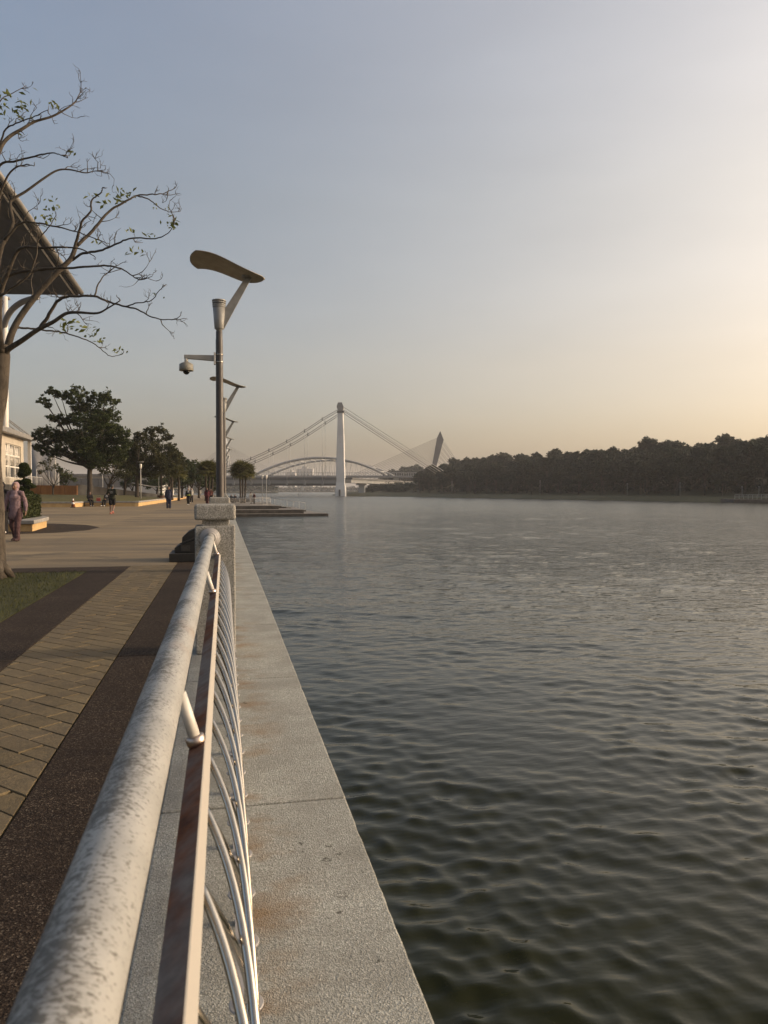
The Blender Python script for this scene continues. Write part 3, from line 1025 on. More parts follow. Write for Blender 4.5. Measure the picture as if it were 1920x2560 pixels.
def mat_bark(name, a, b_, scale=9):
    m, nt, b = _mat(name)
    g = NB(nt)
    p = g.co('Object', (1, 1, .35))
    f = g.noise(p, scale, 6, 0.7)
    col = g.ramp(f, [(0.33, b_), (0.66, a)])
    cr = g.ramp(g.vor(g.co('Object', (1, 1, .5)), 9, 'DISTANCE_TO_EDGE'), [(0.0, 1.0), (0.035, 0.0)])
    g.l(g.mix(g.math('MULTIPLY', cr, 0.5), col, tuple(x * .35 for x in b_)), b.inputs['Base Color'])
    b.inputs['Roughness'].default_value = 0.85
    b.inputs['Specular IOR Level'].default_value = 0.2
    n1 = g.bump(g.noise(p, scale * 5, 5, 0.75), 0.7, 0.012)
    g.l(g.bump(cr, -0.5, 0.01, n1), b.inputs['Normal'])
    return m
M_BARK = mat_bark('grey_brown_bark', (0.095, 0.078, 0.060), (0.036, 0.029, 0.022))
M_BARKD = mat_bark('dark_bark', (0.060, 0.048, 0.036), (0.028, 0.022, 0.017))
M_LEAF_D = mat_leaf('dense_dark_leaves', (0.017, 0.026, 0.007), (0.052, 0.068, 0.016))
M_LEAF_O = mat_leaf('olive_brown_leaves', (0.022, 0.025, 0.008), (0.060, 0.060, 0.018))
M_LEAF_Y = mat_leaf('young_green_leaves', (0.05, 0.07, 0.015), (0.16, 0.17, 0.04), 0.35)
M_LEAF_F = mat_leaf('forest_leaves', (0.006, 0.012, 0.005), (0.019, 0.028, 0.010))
M_LEAF_P = mat_leaf('fan_palm_leaves', (0.028, 0.034, 0.009), (0.115, 0.105, 0.026), 0.3)
M_HEDGE = mat_leaf('clipped_hedge_leaves', (0.018, 0.026, 0.008), (0.055, 0.065, 0.018), 0.2)

def leaf_quads(C, size, rng, squash=0.55, up=0.4):
    """one pointed leaf face (4 verts, folded) at each centre"""
    n = len(C)
    nrm = rng.normal(0, 1, (n, 3)); nrm[:, 2] = np.abs(nrm[:, 2]) + up
    nrm /= np.linalg.norm(nrm, axis=1)[:, None]
    t = np.cross(nrm, rng.normal(0, 1, (n, 3))); t /= np.linalg.norm(t, axis=1)[:, None] + 1e-9
    b = np.cross(nrm, t)
    s = (size * rng.uniform(0.6, 1.3, n))[:, None]
    V = np.stack([C - t * s, C + b * s * squash + nrm * s * .15, C + t * s, C - b * s * squash + nrm * s * .15], 1).reshape(-1, 3)
    Fc = np.arange(4 * n).reshape(-1, 4)
    return V, Fc

def clump_points(clumps, dens, rng):
    """clumps (x,y,z,r): leaf centres gathered in sub-tufts on each clump's shell"""
    out = []
    for x, y, z, r in clumps:
        nt_ = max(8, int(16 * (r / 0.8) ** 1.6))
        d = rng.normal(0, 1, (nt_, 3)); d /= np.linalg.norm(d, axis=1)[:, None]
        rad = r * rng.uniform(0.1, 1.0, nt_) ** 0.6
        tc = np.array([x, y, z]) + d * rad[:, None] * np.array([1, 1, .82])
        per = max(8, int(dens * r * r / nt_))
        for c in tc:
            tr = r * rng.uniform(0.16, 0.32)
            out.append(c + rng.normal(0, 0.55, (per, 3)) * tr * np.array([1, 1, .7]))
    return np.concatenate(out)

def limb_mesh(mb, path, r0, r1, n=8, jitter=0.0, rnd=None):
    P = spline(path, 5)
    if jitter and rnd:
        P = [P[0]] + [p + Vector((rnd.uniform(-1, 1), rnd.uniform(-1, 1), rnd.uniform(-1, 1))) * jitter for p in P[1:-1]] + [P[-1]]
    m = len(P)
    rad = [r0 + (r1 - r0) * (i / (m - 1)) ** 0.8 for i in range(m)]
    mb.tube(P, rad, n)
    return P

# ---- the nearly leafless tree at the left edge
def bare_tree():
    rnd = random.Random(11)
    D0 = 11.8
    base = gnd(-9, 1446)
    root = empty('bare_tree', base, 0, 'nearly leafless tree with spreading grey branches at the left edge, growing in the lawn', 'tree')
    S = D0 / F_PX
    def Pp(u, v, dd=0.0):
        return at(u, v, D0 + dd) - base
    tr = MB()
    tp = [(-9, 1452, 30), (-9, 1425, 24), (-10, 1380, 22), (-12, 1263, 21), (-19, 1150, 20), (-14, 1060, 19.5), (-3, 1000, 19), (2, 940, 19), (4, 890, 20), (6, 862, 15)]
    pts = [Pp(u, v) for u, v, r in tp]
    tr.tube(spline(pts, 4), [r * S for r in np.interp(np.linspace(0, len(tp) - 1, (len(tp) - 1) * 4 + 1), range(len(tp)), [t[2] for t in tp])], 18)
    # root flare
    for a in (0.3, 1.5, 2.6, 3.9, 5.2):
        d = Vector((math.cos(a), math.sin(a), 0))
        tr.tube([Vector((0, 0, .28)), d * .14 + Vector((0, 0, .12)), d * .26 + Vector((0, 0, -.03))], [.09, .075, .03], 8)
    tr.build('trunk', M_BARK, root)
    br = MB()
    leafC, leafY = [], []
    L = {}
    def limb(key, pts, r0, r1, d0=0.0, d1=0.0, twig=1.0):
        m = len(pts)
        P3 = [Pp(u, v, d0 + (d1 - d0) * i / (m - 1)) for i, (u, v) in enumerate(pts)]
        Q = limb_mesh(br, P3, r0 * S * .85, r1 * S * .8, 9 if r0 > 5 else 6, 0.006 if r0 < 6 else 0.0, rnd)
        L[key] = Q
        # side twigs
        tot = sum((Q[i + 1] - Q[i]).length for i in range(len(Q) - 1))
        for _ in range(int(tot * 3.4 * twig)):
            i = rnd.randrange(max(1, len(Q) // 5), len(Q))
            p = Q[i]; d = (Q[i] - Q[i - 1]).normalized()
            twig_grow(p, d, rnd.uniform(.12, .40), max(.0028, min(0.008, 0.45 * r0 * S)), 2)
        twig_grow(Q[-1], (Q[-1] - Q[-2]).normalized(), .07, r1 * S, 1)
        return Q
    def twig_grow(p, d, ln, r, lev):
        ax = Vector((rnd.gauss(0, 1), rnd.gauss(0, .7), rnd.gauss(0.25, .9))).normalized()
        dd = (d * 0.75 + ax * 0.85).normalized()
        pts = [p]
        n = 4
        for i in range(n):
            dd = (dd + Vector((rnd.gauss(0, .33), rnd.gauss(0, .33), rnd.gauss(0.10, .33)))).normalized()
            pts.append(pts[-1] + dd * ln / n)
        br.tube(pts, [r * (1 - .16 * i) for i in range(n + 1)], 4, cap=None)
        if lev > 0:
            for _ in range(rnd.choice((1, 2, 2, 3))):
                q = pts[rnd.randrange(1, n + 1)]
                twig_grow(q, dd, ln * rnd.uniform(.35, .7), max(.0022, r * .65), lev - 1)
    limb('L1', [(12, 885), (19, 868), (32, 827), (57, 783), (104, 723), (149, 675), (177, 647), (190, 615)], 12, 7, 0, .3, .5)
    limb('L1a', [(186, 630), (193, 596), (200, 570), (206, 552), (226, 530), (230, 500), (252, 482), (256, 470)], 5, 1.6, .3, .1)
    limb('L1b', [(190, 615), (226, 582), (256, 547), (278, 525), (321, 500), (343, 489), (382, 486), (408, 484), (433, 473)], 5.5, 1.0, .3, .9)
    limb('L1b2', [(343, 489), (373, 499), (399, 519), (427, 530), (451, 528)], 2.4, .8, .75, 1.1, .7)
    limb('L1c', [(177, 652), (208, 634), (256, 625), (295, 608), (330, 595), (388, 596), (421, 582), (434, 562)], 4.6, 1.0, .3, -.3)
    limb('L2', [(14, 890), (19, 875), (54, 852), (95, 824), (133, 805), (165, 784), (196, 781), (243, 783), (270, 770), (300, 752)], 10, 1.6, 0, -.5, .8)
    limb('L2a', [(100, 820), (123, 786), (142, 754), (165, 742), (190, 741), (234, 740), (278, 756), (312, 766), (347, 775), (378, 792), (408, 799), (438, 797), (452, 788)], 5.5, 0.9, -.15, -.7)
    limb('L2b', [(236, 741), (245, 712), (260, 690), (286, 669), (310, 655)], 2.6, .9, -.4, -.2)
    limb('L2c', [(312, 766), (345, 757), (378, 751), (399, 725), (410, 716)], 2.0, .8, -.5, -.9)
    limb('L3', [(38, 818), (52, 820), (84, 822), (124, 827), (162, 832), (197, 843), (229, 856), (252, 872), (275, 890), (305, 886)], 4.0, 1.0, .2, .6, .35)
    limb('L4', [(4, 880), (0, 840), (-2, 790), (2, 732), (19, 685), (41, 631), (63, 618), (104, 620), (149, 618), (200, 622), (235, 640)], 10, 1.2, -.1, -.9, .9)
    limb('L4b', [(10, 705), (19, 691), (63, 678), (136, 671), (196, 669), (260, 664), (295, 669), (321, 682), (347, 699), (360, 690)], 5.5, 1.0, -.3, -.6, .9)
    limb('L5', [(-10, 840), (-14, 760), (-8, 680), (4, 618), (19, 590), (32, 558), (26, 520), (30, 500), (65, 478), (108, 447), (143, 426), (174, 424), (213, 432), (234, 428), (262, 425)], 9, 1.0, .1, .9)
    limb('L6', [(-12, 760), (-30, 600), (-20, 450), (0, 374), (22, 343), (56, 322), (87, 304), (130, 291), (165, 272), (187, 256), (195, 242), (203, 226)], 9, 1.0, .3, 1.3)
    limb('L6b', [(-6, 400), (10, 330), (39, 309), (87, 291), (120, 275)], 3.5, 1.0, .8, .5)
    limb('L6c', [(-25, 300), (0, 252), (26, 235), (61, 217)], 2.6, 1.0, 1.0, 1.2)
    limb('L7', [(-18, 470), (0, 413), (43, 402), (87, 391), (126, 382), (152, 388), (170, 395)], 4.5, 1.0, .5, .2)
    limb('L8', [(-5, 560), (0, 490), (26, 430), (60, 412), (85, 415)], 4.5, 1.2, -.2, -.5)
    limb('L9', [(10, 600), (50, 560), (87, 556), (130, 565), (174, 575), (217, 588), (263, 606)], 3.4, 1.2, -.9, -1.1)
    limb('L10', [(0, 740), (30, 720), (70, 690), (90, 640), (96, 600), (120, 570), (140, 540)], 3.6, 1.0, -1.2, -1.4)
    limb('L11', [(40, 810), (60, 775), (80, 740), (78, 700), (90, 660)], 2.8, 1.0, .5, .8)
    br.build('branches', M_BARK, root)
    # the few remaining leaf clusters
    rng = np.random.default_rng(4)
    V, Fc, o = [], [], 0
    for u, v, n, sz, spread, dd in [(304, 489, 46, .050, .10, .7), (434, 558, 22, .050, .06, -.3), (338, 634, 14, .055, .10, -.3), (330, 577, 8, .045, .06, 0), (118, 547, 26, .042, .07, -.8), (136, 521, 22, .040, .06, -.8), (120, 500, 10, .035, .05, -.8),
                                    (24, 268, 85, .060, .20, .9), (139, 258, 10, .060, .09, .9), (178, 384, 5, .06, .04, .3), (228, 486, 10, .055, .09, .2), (256, 508, 9, .05, .07, .3), (390, 512, 7, .03, .05, 1), (428, 528, 12, .032, .06, 1.1),
                                    (175, 812, 26, .062, .11, .5), (215, 822, 16, .055, .12, .5), (228, 845, 10, .05, .07, .5), (248, 855, 12, .045, .06, .6), (298, 878, 12, .05, .07, .6), (375, 588, 9, .04, .05, -.3), (240, 606, 8, .04, .05, 0), (395, 741, 7, .045, .06, -.7)]:
        c = Pp(u, v, dd)
        n = max(4, int(n * .75))
        C = np.array(c) + rng.normal(0, spread, (n, 3)) * np.array([1, .8, .55])
        v_, f_ = leaf_quads(C, sz, rng, 0.42, 0.2)
        V.append(v_); Fc.append(f_ + o); o += len(v_)
    link('leaves', np_mesh('leaves', np.concatenate(V), np.concatenate(Fc), M_LEAF_Y), root)
bare_tree()

# ---- broad-leaved trees on the terrace lawn
def px_tree(name, label, D, base_uv, clumps, trunk_r, mat, limbs=(), leaf=0.16, dens=260, seed=1, bark=None, group=None, depth=1.0):
    rng = np.random.default_rng(seed)
    rnd = random.Random(seed)
    S = D / F_PX
    base = at(base_uv[0], base_uv[1], D)
    root = empty(name, base, 0, label, 'tree', group)
    cl = []
    for u, v, r in clumps:
        p = at(u, v, D + rnd.uniform(-1, 1) * r * S * 1.6 * depth) - base
        cl.append((p.x, p.y, p.z, r * S * 1.18))
        p2 = at(u + rnd.uniform(-.4, .4) * r, v + rnd.uniform(-.2, .4) * r, D + rnd.choice((-1, 1)) * r * S * rnd.uniform(1.2, 2.4) * depth) - base
        cl.append((p2.x, p2.y, p2.z, r * S * .8))
    tr = MB()
    fork = Vector((0.1, 0, 0.30 * max(c[2] for c in cl)))
    tr.tube(spline([(0, 0, -.3), (0.03, 0, fork.z * .35), (0.02, 0.02, fork.z * .7), fork], 4), [trunk_r * (1.35 if i == 0 else 1.15 - .02 * i) for i in range(13)], 12)
    for i, c in enumerate(cl[::2]):
        e = Vector(c[:3])
        mid = fork.lerp(e, 0.5) + Vector((rnd.uniform(-.3, .3), rnd.uniform(-.3, .3), rnd.uniform(-.4, .1)))
        tr.tube(spline([fork - Vector((0, 0, rnd.uniform(0, .5))), mid, e], 5), [trunk_r * .55 * (1 - .085 * k) for k in range(11)], 7, cap=None)
    tr.build('trunk', bark or M_BARKD, root)
    C = clump_points(cl, dens, rng)
    V, Fc = leaf_quads(C, leaf, rng)
    link('crown', np_mesh('crown', V, Fc, mat), root)
    return root

px_tree('broadleaf_tree', 'large dense dark green tree on the terrace lawn, above the two seated people', 75, (224, 1243),
        [(128, 978, 13), (105, 998, 13), (118, 1012, 10), (152, 988, 17), (190, 984, 20), (172, 1004, 14), (225, 990, 16), (262, 998, 20), (289, 1003, 11), (205, 1015, 24), (245, 1030, 28), (275, 1035, 24), (135, 1045, 17), (162, 1052, 18), (190, 1050, 20),
         (232, 1065, 32), (272, 1075, 30), (108, 1085, 20), (88, 1092, 10), (140, 1092, 26), (180, 1095, 26), (215, 1105, 30), (255, 1110, 34), (298, 1090, 22), (110, 1112, 18), (92, 1118, 10), (145, 1125, 20), (110, 1130, 12), (190, 1130, 26), (235, 1145, 28), (275, 1140, 28), (312, 1112, 16), (315, 1085, 11), (300, 1130, 18)],
        0.24, M_LEAF_D, leaf=0.12, dens=1000, seed=3)
px_tree('broadleaf_tree', 'brownish olive tree right of the large dense tree, thinner crown', 88, (342, 1240),
        [(352, 1086, 15), (378, 1078, 16), (402, 1072, 14), (418, 1090, 14), (345, 1110, 20), (385, 1108, 24), (425, 1118, 16), (350, 1140, 24), (395, 1145, 28), (436, 1135, 14), (448, 1150, 10), (340, 1170, 22), (380, 1178, 24), (420, 1172, 20), (318, 1150, 16)],
        0.20, M_LEAF_O, leaf=0.12, dens=800, seed=5)
px_tree('broadleaf_tree', 'slender reddish brown leaved tree behind the seated person with the red box', 80, (270, 1240),
        [(285, 1160, 18), (300, 1150, 16), (265, 1180, 16), (300, 1185, 20), (255, 1165, 14), (320, 1180, 16), (280, 1140, 14)],
        0.14, M_LEAF_O, leaf=0.12, dens=330, seed=6, bark=M_BARK)
px_tree('broadleaf_tree', 'small half-bare tree left of the large dense tree, in front of the grey membrane tent', 84, (132, 1236),
        [(105, 1160, 12), (122, 1150, 13), (140, 1165, 12), (155, 1180, 12), (170, 1190, 12), (118, 1172, 12), (100, 1180, 9)],
        0.09, M_LEAF_O, leaf=0.10, dens=200, seed=8)
px_tree('broadleaf_tree', 'low rounded dark tree behind the dark wall, left of the dense tree trunk', 118, (160, 1228),
        [(150, 1178, 12), (165, 1190, 14), (180, 1196, 10), (140, 1192, 12), (158, 1200, 14)], 0.14, M_LEAF_D, leaf=0.17, dens=300, seed=9)
px_tree('broadleaf_tree', 'dark green tree behind the tall lamp post, left of the leaning maroon walker', 115, (497, 1240),
        [(470, 1165, 14), (488, 1160, 12), (500, 1175, 14), (480, 1185, 18), (465, 1195, 16), (500, 1200, 16), (520, 1205, 12)], 0.15, M_LEAF_D, leaf=0.18, dens=300, seed=10)
px_tree('broadleaf_tree', 'dark bushy tree filling the gap behind the two headscarved walkers', 108, (455, 1240),
        [(440, 1160, 15), (455, 1175, 16), (440, 1190, 18), (462, 1205, 16), (430, 1205, 16)], 0.14, M_LEAF_D, leaf=0.17, dens=300, seed=12)
px_tree('broadleaf_tree', 'dark tree just left of the nearest lamp post, beside the fan palm clump', 125, (530, 1242),
        [(522, 1188, 13), (535, 1200, 14), (520, 1212, 13), (538, 1218, 12), (548, 1190, 10)], 0.14, M_LEAF_D, leaf=0.19, dens=300, seed=13)
px_tree('broadleaf_tree', 'round dark tree behind the terrace ramp, over the running person', 112, (330, 1232),
        [(322, 1195, 13), (335, 1205, 14), (312, 1208, 12), (345, 1195, 12)], 0.13, M_LEAF_D, leaf=0.17, dens=300, seed=14)
px_tree('broadleaf_tree', 'dark tree behind the terrace ramp, above the walker in navy', 120, (392, 1232),
        [(385, 1200, 14), (400, 1210, 14), (372, 1212, 13), (412, 1200, 13), (425, 1215, 12)], 0.13, M_LEAF_D, leaf=0.18, dens=300, seed=15)

px_tree('broadleaf_tree', 'full green tree filling the gap between the big dense tree and the brownish one', 92, (312, 1240),
        [(318, 1105, 16), (330, 1128, 20), (310, 1135, 20), (335, 1155, 22), (308, 1165, 20), (345, 1180, 18)], 0.16, M_LEAF_D, leaf=0.13, dens=620, seed=41)
px_tree('broadleaf_tree', 'full green tree right of the brownish one, above the walker in navy', 104, (425, 1240),
        [(432, 1128, 14), (448, 1145, 16), (425, 1148, 18), (455, 1168, 16), (436, 1172, 18), (412, 1178, 16)], 0.16, M_LEAF_O, leaf=0.14, dens=620, seed=42)
px_tree('broadleaf_tree', 'green tree just left of the three-stemmed palm beside the lamp post', 112, (478, 1240),
        [(470, 1160, 14), (482, 1172, 14), (466, 1180, 15), (486, 1190, 13), (474, 1200, 14)], 0.14, M_LEAF_D, leaf=0.15, dens=560, seed=43)

# ---- fan palms
def fan_leaf_mesh(size, seed):
    rnd = random.Random(seed)
    vs, fs = [], []
    mb = MB()
    n = 17
    stalk = 0.75 * size
    for i in range(n):
        a = R(-125 + 250 * i / (n - 1))
        ln = size * (0.95 - 0.18 * abs(i - n / 2) / (n / 2)) * rnd.uniform(.9, 1.08)
        d = Vector((math.cos(a), math.sin(a), 0))
        s = Vector((-math.sin(a), math.cos(a), 0)) * (0.062 * size)
        o = Vector((stalk, 0, 0))
        m1 = o + d * ln * .55 + Vector((0, 0, -.04 * size)); tip = o + d * ln + Vector((0, 0, -size * rnd.uniform(.22, .45)))
        mb.add([o, m1 + s, tip, m1 - s], [(0, 1, 2, 3)])
    mb.tube([(0, 0, 0), (stalk * .6, 0, .03), (stalk, 0, 0)], [.02, .014, .01], 4, cap=None)
    return mb
_fans = {}
def fan_palm(label, D, stems, crown_px, seed, separate=True, group='fan palms on the promenade'):
    """stems: (u_base, v_base, v_top) ; crown_px: leaf length in pixels"""
    rnd = random.Random(seed)
    S = D / F_PX
    base = at(stems[0][0], stems[0][1], D)
    root = empty('fan_palm', base, 0, label, 'palm', group)
    crown = MB()
    size = crown_px * S
    for si, (ub, vb, ut, vt) in enumerate(stems):
        off = (si - (len(stems) - 1) / 2) * .35
        b0 = at(ub, vb, D + off) - base; t0 = at(ut, vt, D + off) - base
        MB().tube(spline([b0 - Vector((0, 0, .2)), b0.lerp(t0, .5) + Vector((.05, 0, 0)), t0], 5), [.17, .15, .13, .125, .12, .12, .12, .125, .13, .14, .14], 9).build('trunk', M_BARKD, root)
        nl = 30
        for k in range(nl):
            az = k * 2.39996 + rnd.uniform(-.2, .2)
            el = R(82 - 104 * (k / nl) ** 0.9) + rnd.uniform(-.1, .1)
            Mx = Matrix.Translation(t0 + Vector((0, 0, .15))) @ Matrix.Rotation(az, 4, 'Z') @ Matrix.Rotation(-el, 4, 'Y') @ Matrix.Rotation(rnd.uniform(-.4, .4), 4, 'X')
            sc = size * .56 * rnd.uniform(.85, 1.1)
            if separate:
                if 'm' not in _fans:
                    _fans['m'] = [fan_leaf_mesh(1.0, q).mesh('palm_leaf', M_LEAF_P) for q in range(4)]
                o = link('palm_leaf', rnd.choice(_fans['m']), root)
                o.matrix_local = Mx @ Matrix.Scale(sc, 4)
            else:
                f = fan_leaf_mesh(1.0, rnd.randrange(4))
                crown.add([Mx @ (Vector(p) * sc) for p in f.v], f.f)
    if not separate:
        crown.build('crown', M_LEAF_P, root)
    return root
fan_palm('three-stemmed fan palm on the jetty, right of the nearest lamp post', 110, [(601, 1258, 599, 1186), (606, 1258, 606, 1182), (611, 1258, 614, 1187)], 37, 1)
fan_palm('three-stemmed fan palm just left of the nearest lamp post', 100, [(514, 1252, 514, 1180), (520, 1252, 524, 1178), (527, 1252, 532, 1186)], 33, 2)
for i, (u, v, vt, D, px, lb) in enumerate([(447, 1248, 1188, 92, 30, 'single-stemmed fan palm left of the two headscarved walkers'), (430, 1246, 1180, 96, 30, 'single-stemmed fan palm behind the walker in navy'),
                                           (403, 1243, 1176, 100, 30, 'slim fan palm above the terracotta planter pot'), (470, 1244, 1196, 130, 22, 'distant small fan palm behind the two headscarved walkers')]):
    fan_palm(lb, D, [(u, v, u - 1, vt)], px, 20 + i, separate=False)
# ================================================================== TERRACE, BUILDING, PLANTERS, JETTY
M_YELLOW = simple('ochre_rendered_wall', (0.50, 0.335, 0.150), (0.40, 0.255, 0.105), 3, 0.8, bump=0.25, bscale=40, space='Position')
M_CAPST = simple('grey_stone_capping', (0.30, 0.28, 0.25), (0.20, 0.185, 0.165), 5, 0.75, bump=0.4, bscale=50, space='Position')
M_ORANGE = simple('streaked_orange_wall', (0.34, 0.165, 0.055), (0.19, 0.085, 0.030), 1.2, 0.8, space='Position', stretch=(1, 1, .15))
M_DKWALL = simple('dark_grey_ramp_wall', (0.055, 0.050, 0.045), (0.030, 0.028, 0.025), 1.0, 0.85, space='Position')
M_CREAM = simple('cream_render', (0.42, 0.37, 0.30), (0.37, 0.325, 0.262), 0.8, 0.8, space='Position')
M_ROOF = simple('grey_metal_roof', (0.20, 0.19, 0.18), (0.15, 0.142, 0.135), 2, 0.5)
M_FRAME = simple('white_window_frame', (0.62, 0.58, 0.52), (0.55, 0.51, 0.45), 4, 0.5)
M_GLASS = simple('dark_window_glass', (0.030, 0.032, 0.034), (0.018, 0.019, 0.020), 2, 0.08)
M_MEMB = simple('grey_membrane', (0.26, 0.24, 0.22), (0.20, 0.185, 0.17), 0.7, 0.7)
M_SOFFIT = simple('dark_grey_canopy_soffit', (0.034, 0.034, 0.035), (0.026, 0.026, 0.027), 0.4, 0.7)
M_EDGE = simple('canopy_edge_tube', (0.17, 0.158, 0.142), (0.13, 0.12, 0.108), 1, 0.45)
M_MASTW = simple('white_mast_paint', (0.66, 0.63, 0.58), (0.56, 0.53, 0.48), 1, 0.4)
M_DECK = simple('dark_wet_jetty_concrete', (0.060, 0.052, 0.045), (0.024, 0.021, 0.018), 1.5, 0.75, bump=0.3, bscale=10, space='Position')
M_TREAD = simple('jetty_tread_concrete', (0.20, 0.175, 0.15), (0.11, 0.10, 0.085), 2.5, 0.8, space='Position')
M_FENCEM = simple('pale_galvanised_fence', (0.40, 0.385, 0.36), (0.30, 0.285, 0.265), 6, 0.45)

def wall_run(root, pts, h, cap, mat, capmat, thick=0.3, name='wall', over=0.05):
    """wall segments with a capping along a polyline (inside is to the left of travel)"""
    for i in range(len(pts) - 1):
        a, b = Vector((*pts[i], 0)), Vector((*pts[i + 1], 0))
        d = (b - a); L = d.length; d.normalize(); nrm = Vector((-d.y, d.x, 0))
        Mx = Matrix(((d.x, nrm.x, 0, a.x), (d.y, nrm.y, 0, a.y), (0, 0, 1, 0), (0, 0, 0, 1)))
        npan = max(1, int(round(L / 3.0)))
        for k in range(npan):
            x0, x1 = L * k / npan, L * (k + 1) / npan
            MB().box(x0 + (.006 if k else 0), x1 - (.006 if k < npan - 1 else 0), 0, thick, 0.0, h, Mx).build('wall_panel', mat, root)
            MB().box(x0 - (over if k == 0 else -.005), x1 + (over if k == npan - 1 else -.005), -over, thick + over, h, h + cap, Mx).build('capping', capmat, root, bevel=0.015)

# terrace retaining wall: zigzag along the plaza
tw = empty('terrace_wall', (0, 0, 0), 0, 'low ochre retaining wall with grey stone capping around the terrace lawn', 'wall')
wall_run(tw, [(-6.2, 140), (-6.65, 92.5), (-7.12, 67.55)][::-1], 0.31, 0.13, M_YELLOW, M_CAPST)
wall_run(tw, [(-11.55, 68.2), (-7.12, 67.55)], 0.312, 0.128, M_YELLOW, M_CAPST)
wall_run(tw, [(-11.89, 65.4), (-11.60, 68.1)], 0.312, 0.128, M_YELLOW, M_CAPST)
wall_run(tw, [(-17.5, 66.2), (-11.89, 65.4)], 0.31, 0.13, M_YELLOW, M_CAPST)
# terrace lawn rising to the wall behind
M_TLAWN = mat_grass('terrace_turf', (0.060, 0.056, 0.020), (0.125, 0.110, 0.040))
front = [(-19.0, 66.7), (-12.0, 65.75), (-11.75, 68.5), (-7.4, 67.9), (-6.95, 92.5), (-6.5, 140)]
vs = [(x, y, 0.40) for x, y in front] + [(-30, 90, 0.95), (-23, 88.5, 0.98), (-14, 87.5, 0.85), (-11.5, 95, 0.8), (-11.0, 110, 0.6), (-11, 141, 0.45)]
tl = MB().add(vs, [(0, 1, 7, 6), (1, 2, 8, 7), (2, 3, 9, 8), (3, 4, 10, 9), (4, 5, 11, 10)], True).build('terrace_lawn', M_TLAWN)
tag(tl, kind='structure')

def wall_uv(name, label, quad, mat, cat='wall', thick=0.4, panels=1):
    """upright wall from four (u, v, D) corners: bottom-left, bottom-right, top-right, top-left"""
    P = [at(*q) for q in quad]
    base = (P[0] + P[1]) / 2
    root = empty(name, (base.x, base.y, min(P[0].z, P[1].z)), 0, label, cat)
    off = Vector((FW.x, FW.y, 0)).normalized() * thick
    o = root.location
    for k in range(panels):
        a, b = k / panels, (k + 1) / panels
        g_ = 0.004 if panels > 1 else 0
        bl, br_, tr_, tl_ = P[0].lerp(P[1], a + g_), P[0].lerp(P[1], b - g_), P[3].lerp(P[2], b - g_), P[3].lerp(P[2], a + g_)
        bl = bl - Vector((0, 0, .4)); br_ = br_ - Vector((0, 0, .4))
        f4 = [q - Vector(o) for q in (bl, br_, tr_, tl_)]
        MB().add(f4 + [q + off for q in f4], [(0, 1, 2, 3), (7, 6, 5, 4), (1, 5, 6, 2), (3, 2, 6, 7), (4, 0, 3, 7), (0, 4, 5, 1)]).build('wall_panel', mat, root)
    return root
w = wall_uv('garden_wall', 'streaked orange wall at the back of the terrace lawn', [(70, 1235, 86), (192, 1235, 86), (192, 1214, 86), (70, 1213, 86)], M_ORANGE, panels=4)
w = wall_uv('ramp_wall', 'long dark grey ramp wall behind the trees, sloping down to the right', [(190, 1240, 92), (428, 1246, 104), (428, 1240, 104), (190, 1210, 92)], M_DKWALL, panels=1)
MB().add([at(300, 1210, 95) - w.location.copy() + Vector((0, 0, .02)), at(428, 1238.5, 103.5) - w.location.copy() + Vector((0, 0, .02)), at(428, 1237, 103.5) - w.location.copy() + Vector((0, 0, .02)), at(300, 1208, 95) - w.location.copy() + Vector((0, 0, .02))], [(0, 1, 2, 3)])
def rail_line(root, pts, r, mat, name):
    MB().tube(pts, r, 6).build(name, mat, root)
rr = empty('ramp_handrail', at(330, 1214, 100), 0, 'pale curved handrail running down beside the terrace ramp', 'handrail')
o = rr.location.copy()
rail_line(rr, [p - o for p in spline([at(330, 1207, 104), at(380, 1216, 106), at(430, 1219, 108), at(465, 1228, 110), at(480, 1236, 110)], 5)], 0.07, M_FENCEM, 'rail')
for u, v in ((345, 1209.5), (380, 1216), (415, 1218.5), (450, 1224), (470, 1231)):
    p = at(u, v, 106) - o
    MB().tube([p, (p.x, p.y, -o.z + .1)], 0.04, 6).build('upright', M_FENCEM, rr)

wall_uv('boundary_wall', 'long pale grey boundary wall far behind the terrace trees', [(120, 1214, 160), (330, 1214, 160), (330, 1196, 160), (120, 1196, 160)], simple('pale_grey_wall', (0.16, 0.155, 0.15), (0.12, 0.117, 0.113), .3, .8, space='Position'), panels=5)
far_hall = empty('low_hall', at(260, 1220, 210), 0, 'low white hall with dark window bands glimpsed between the terrace tree trunks', 'building')
o = far_hall.location.copy(); o.z = 0; far_hall.location.z = 0
Mx = Matrix.Rotation(-YAW, 4, 'Z')
_hw = simple('hall_white_wall', (0.42, 0.41, 0.39), (0.36, 0.35, 0.33), .3, .7)
MB().box(-14, 16, 0, 12, 0, 5.2, Mx).build('wall', _hw, far_hall)
MB().box(-15, 17, -1, 13, 5.2, 5.9, Mx).build('roof', M_ROOF, far_hall)
for k in range(9):
    MB().box(-13 + 3.2 * k, -10.6 + 3.2 * k, -.05, .1, 2.6, 4.2, Mx).build('window', M_GLASS, far_hall)

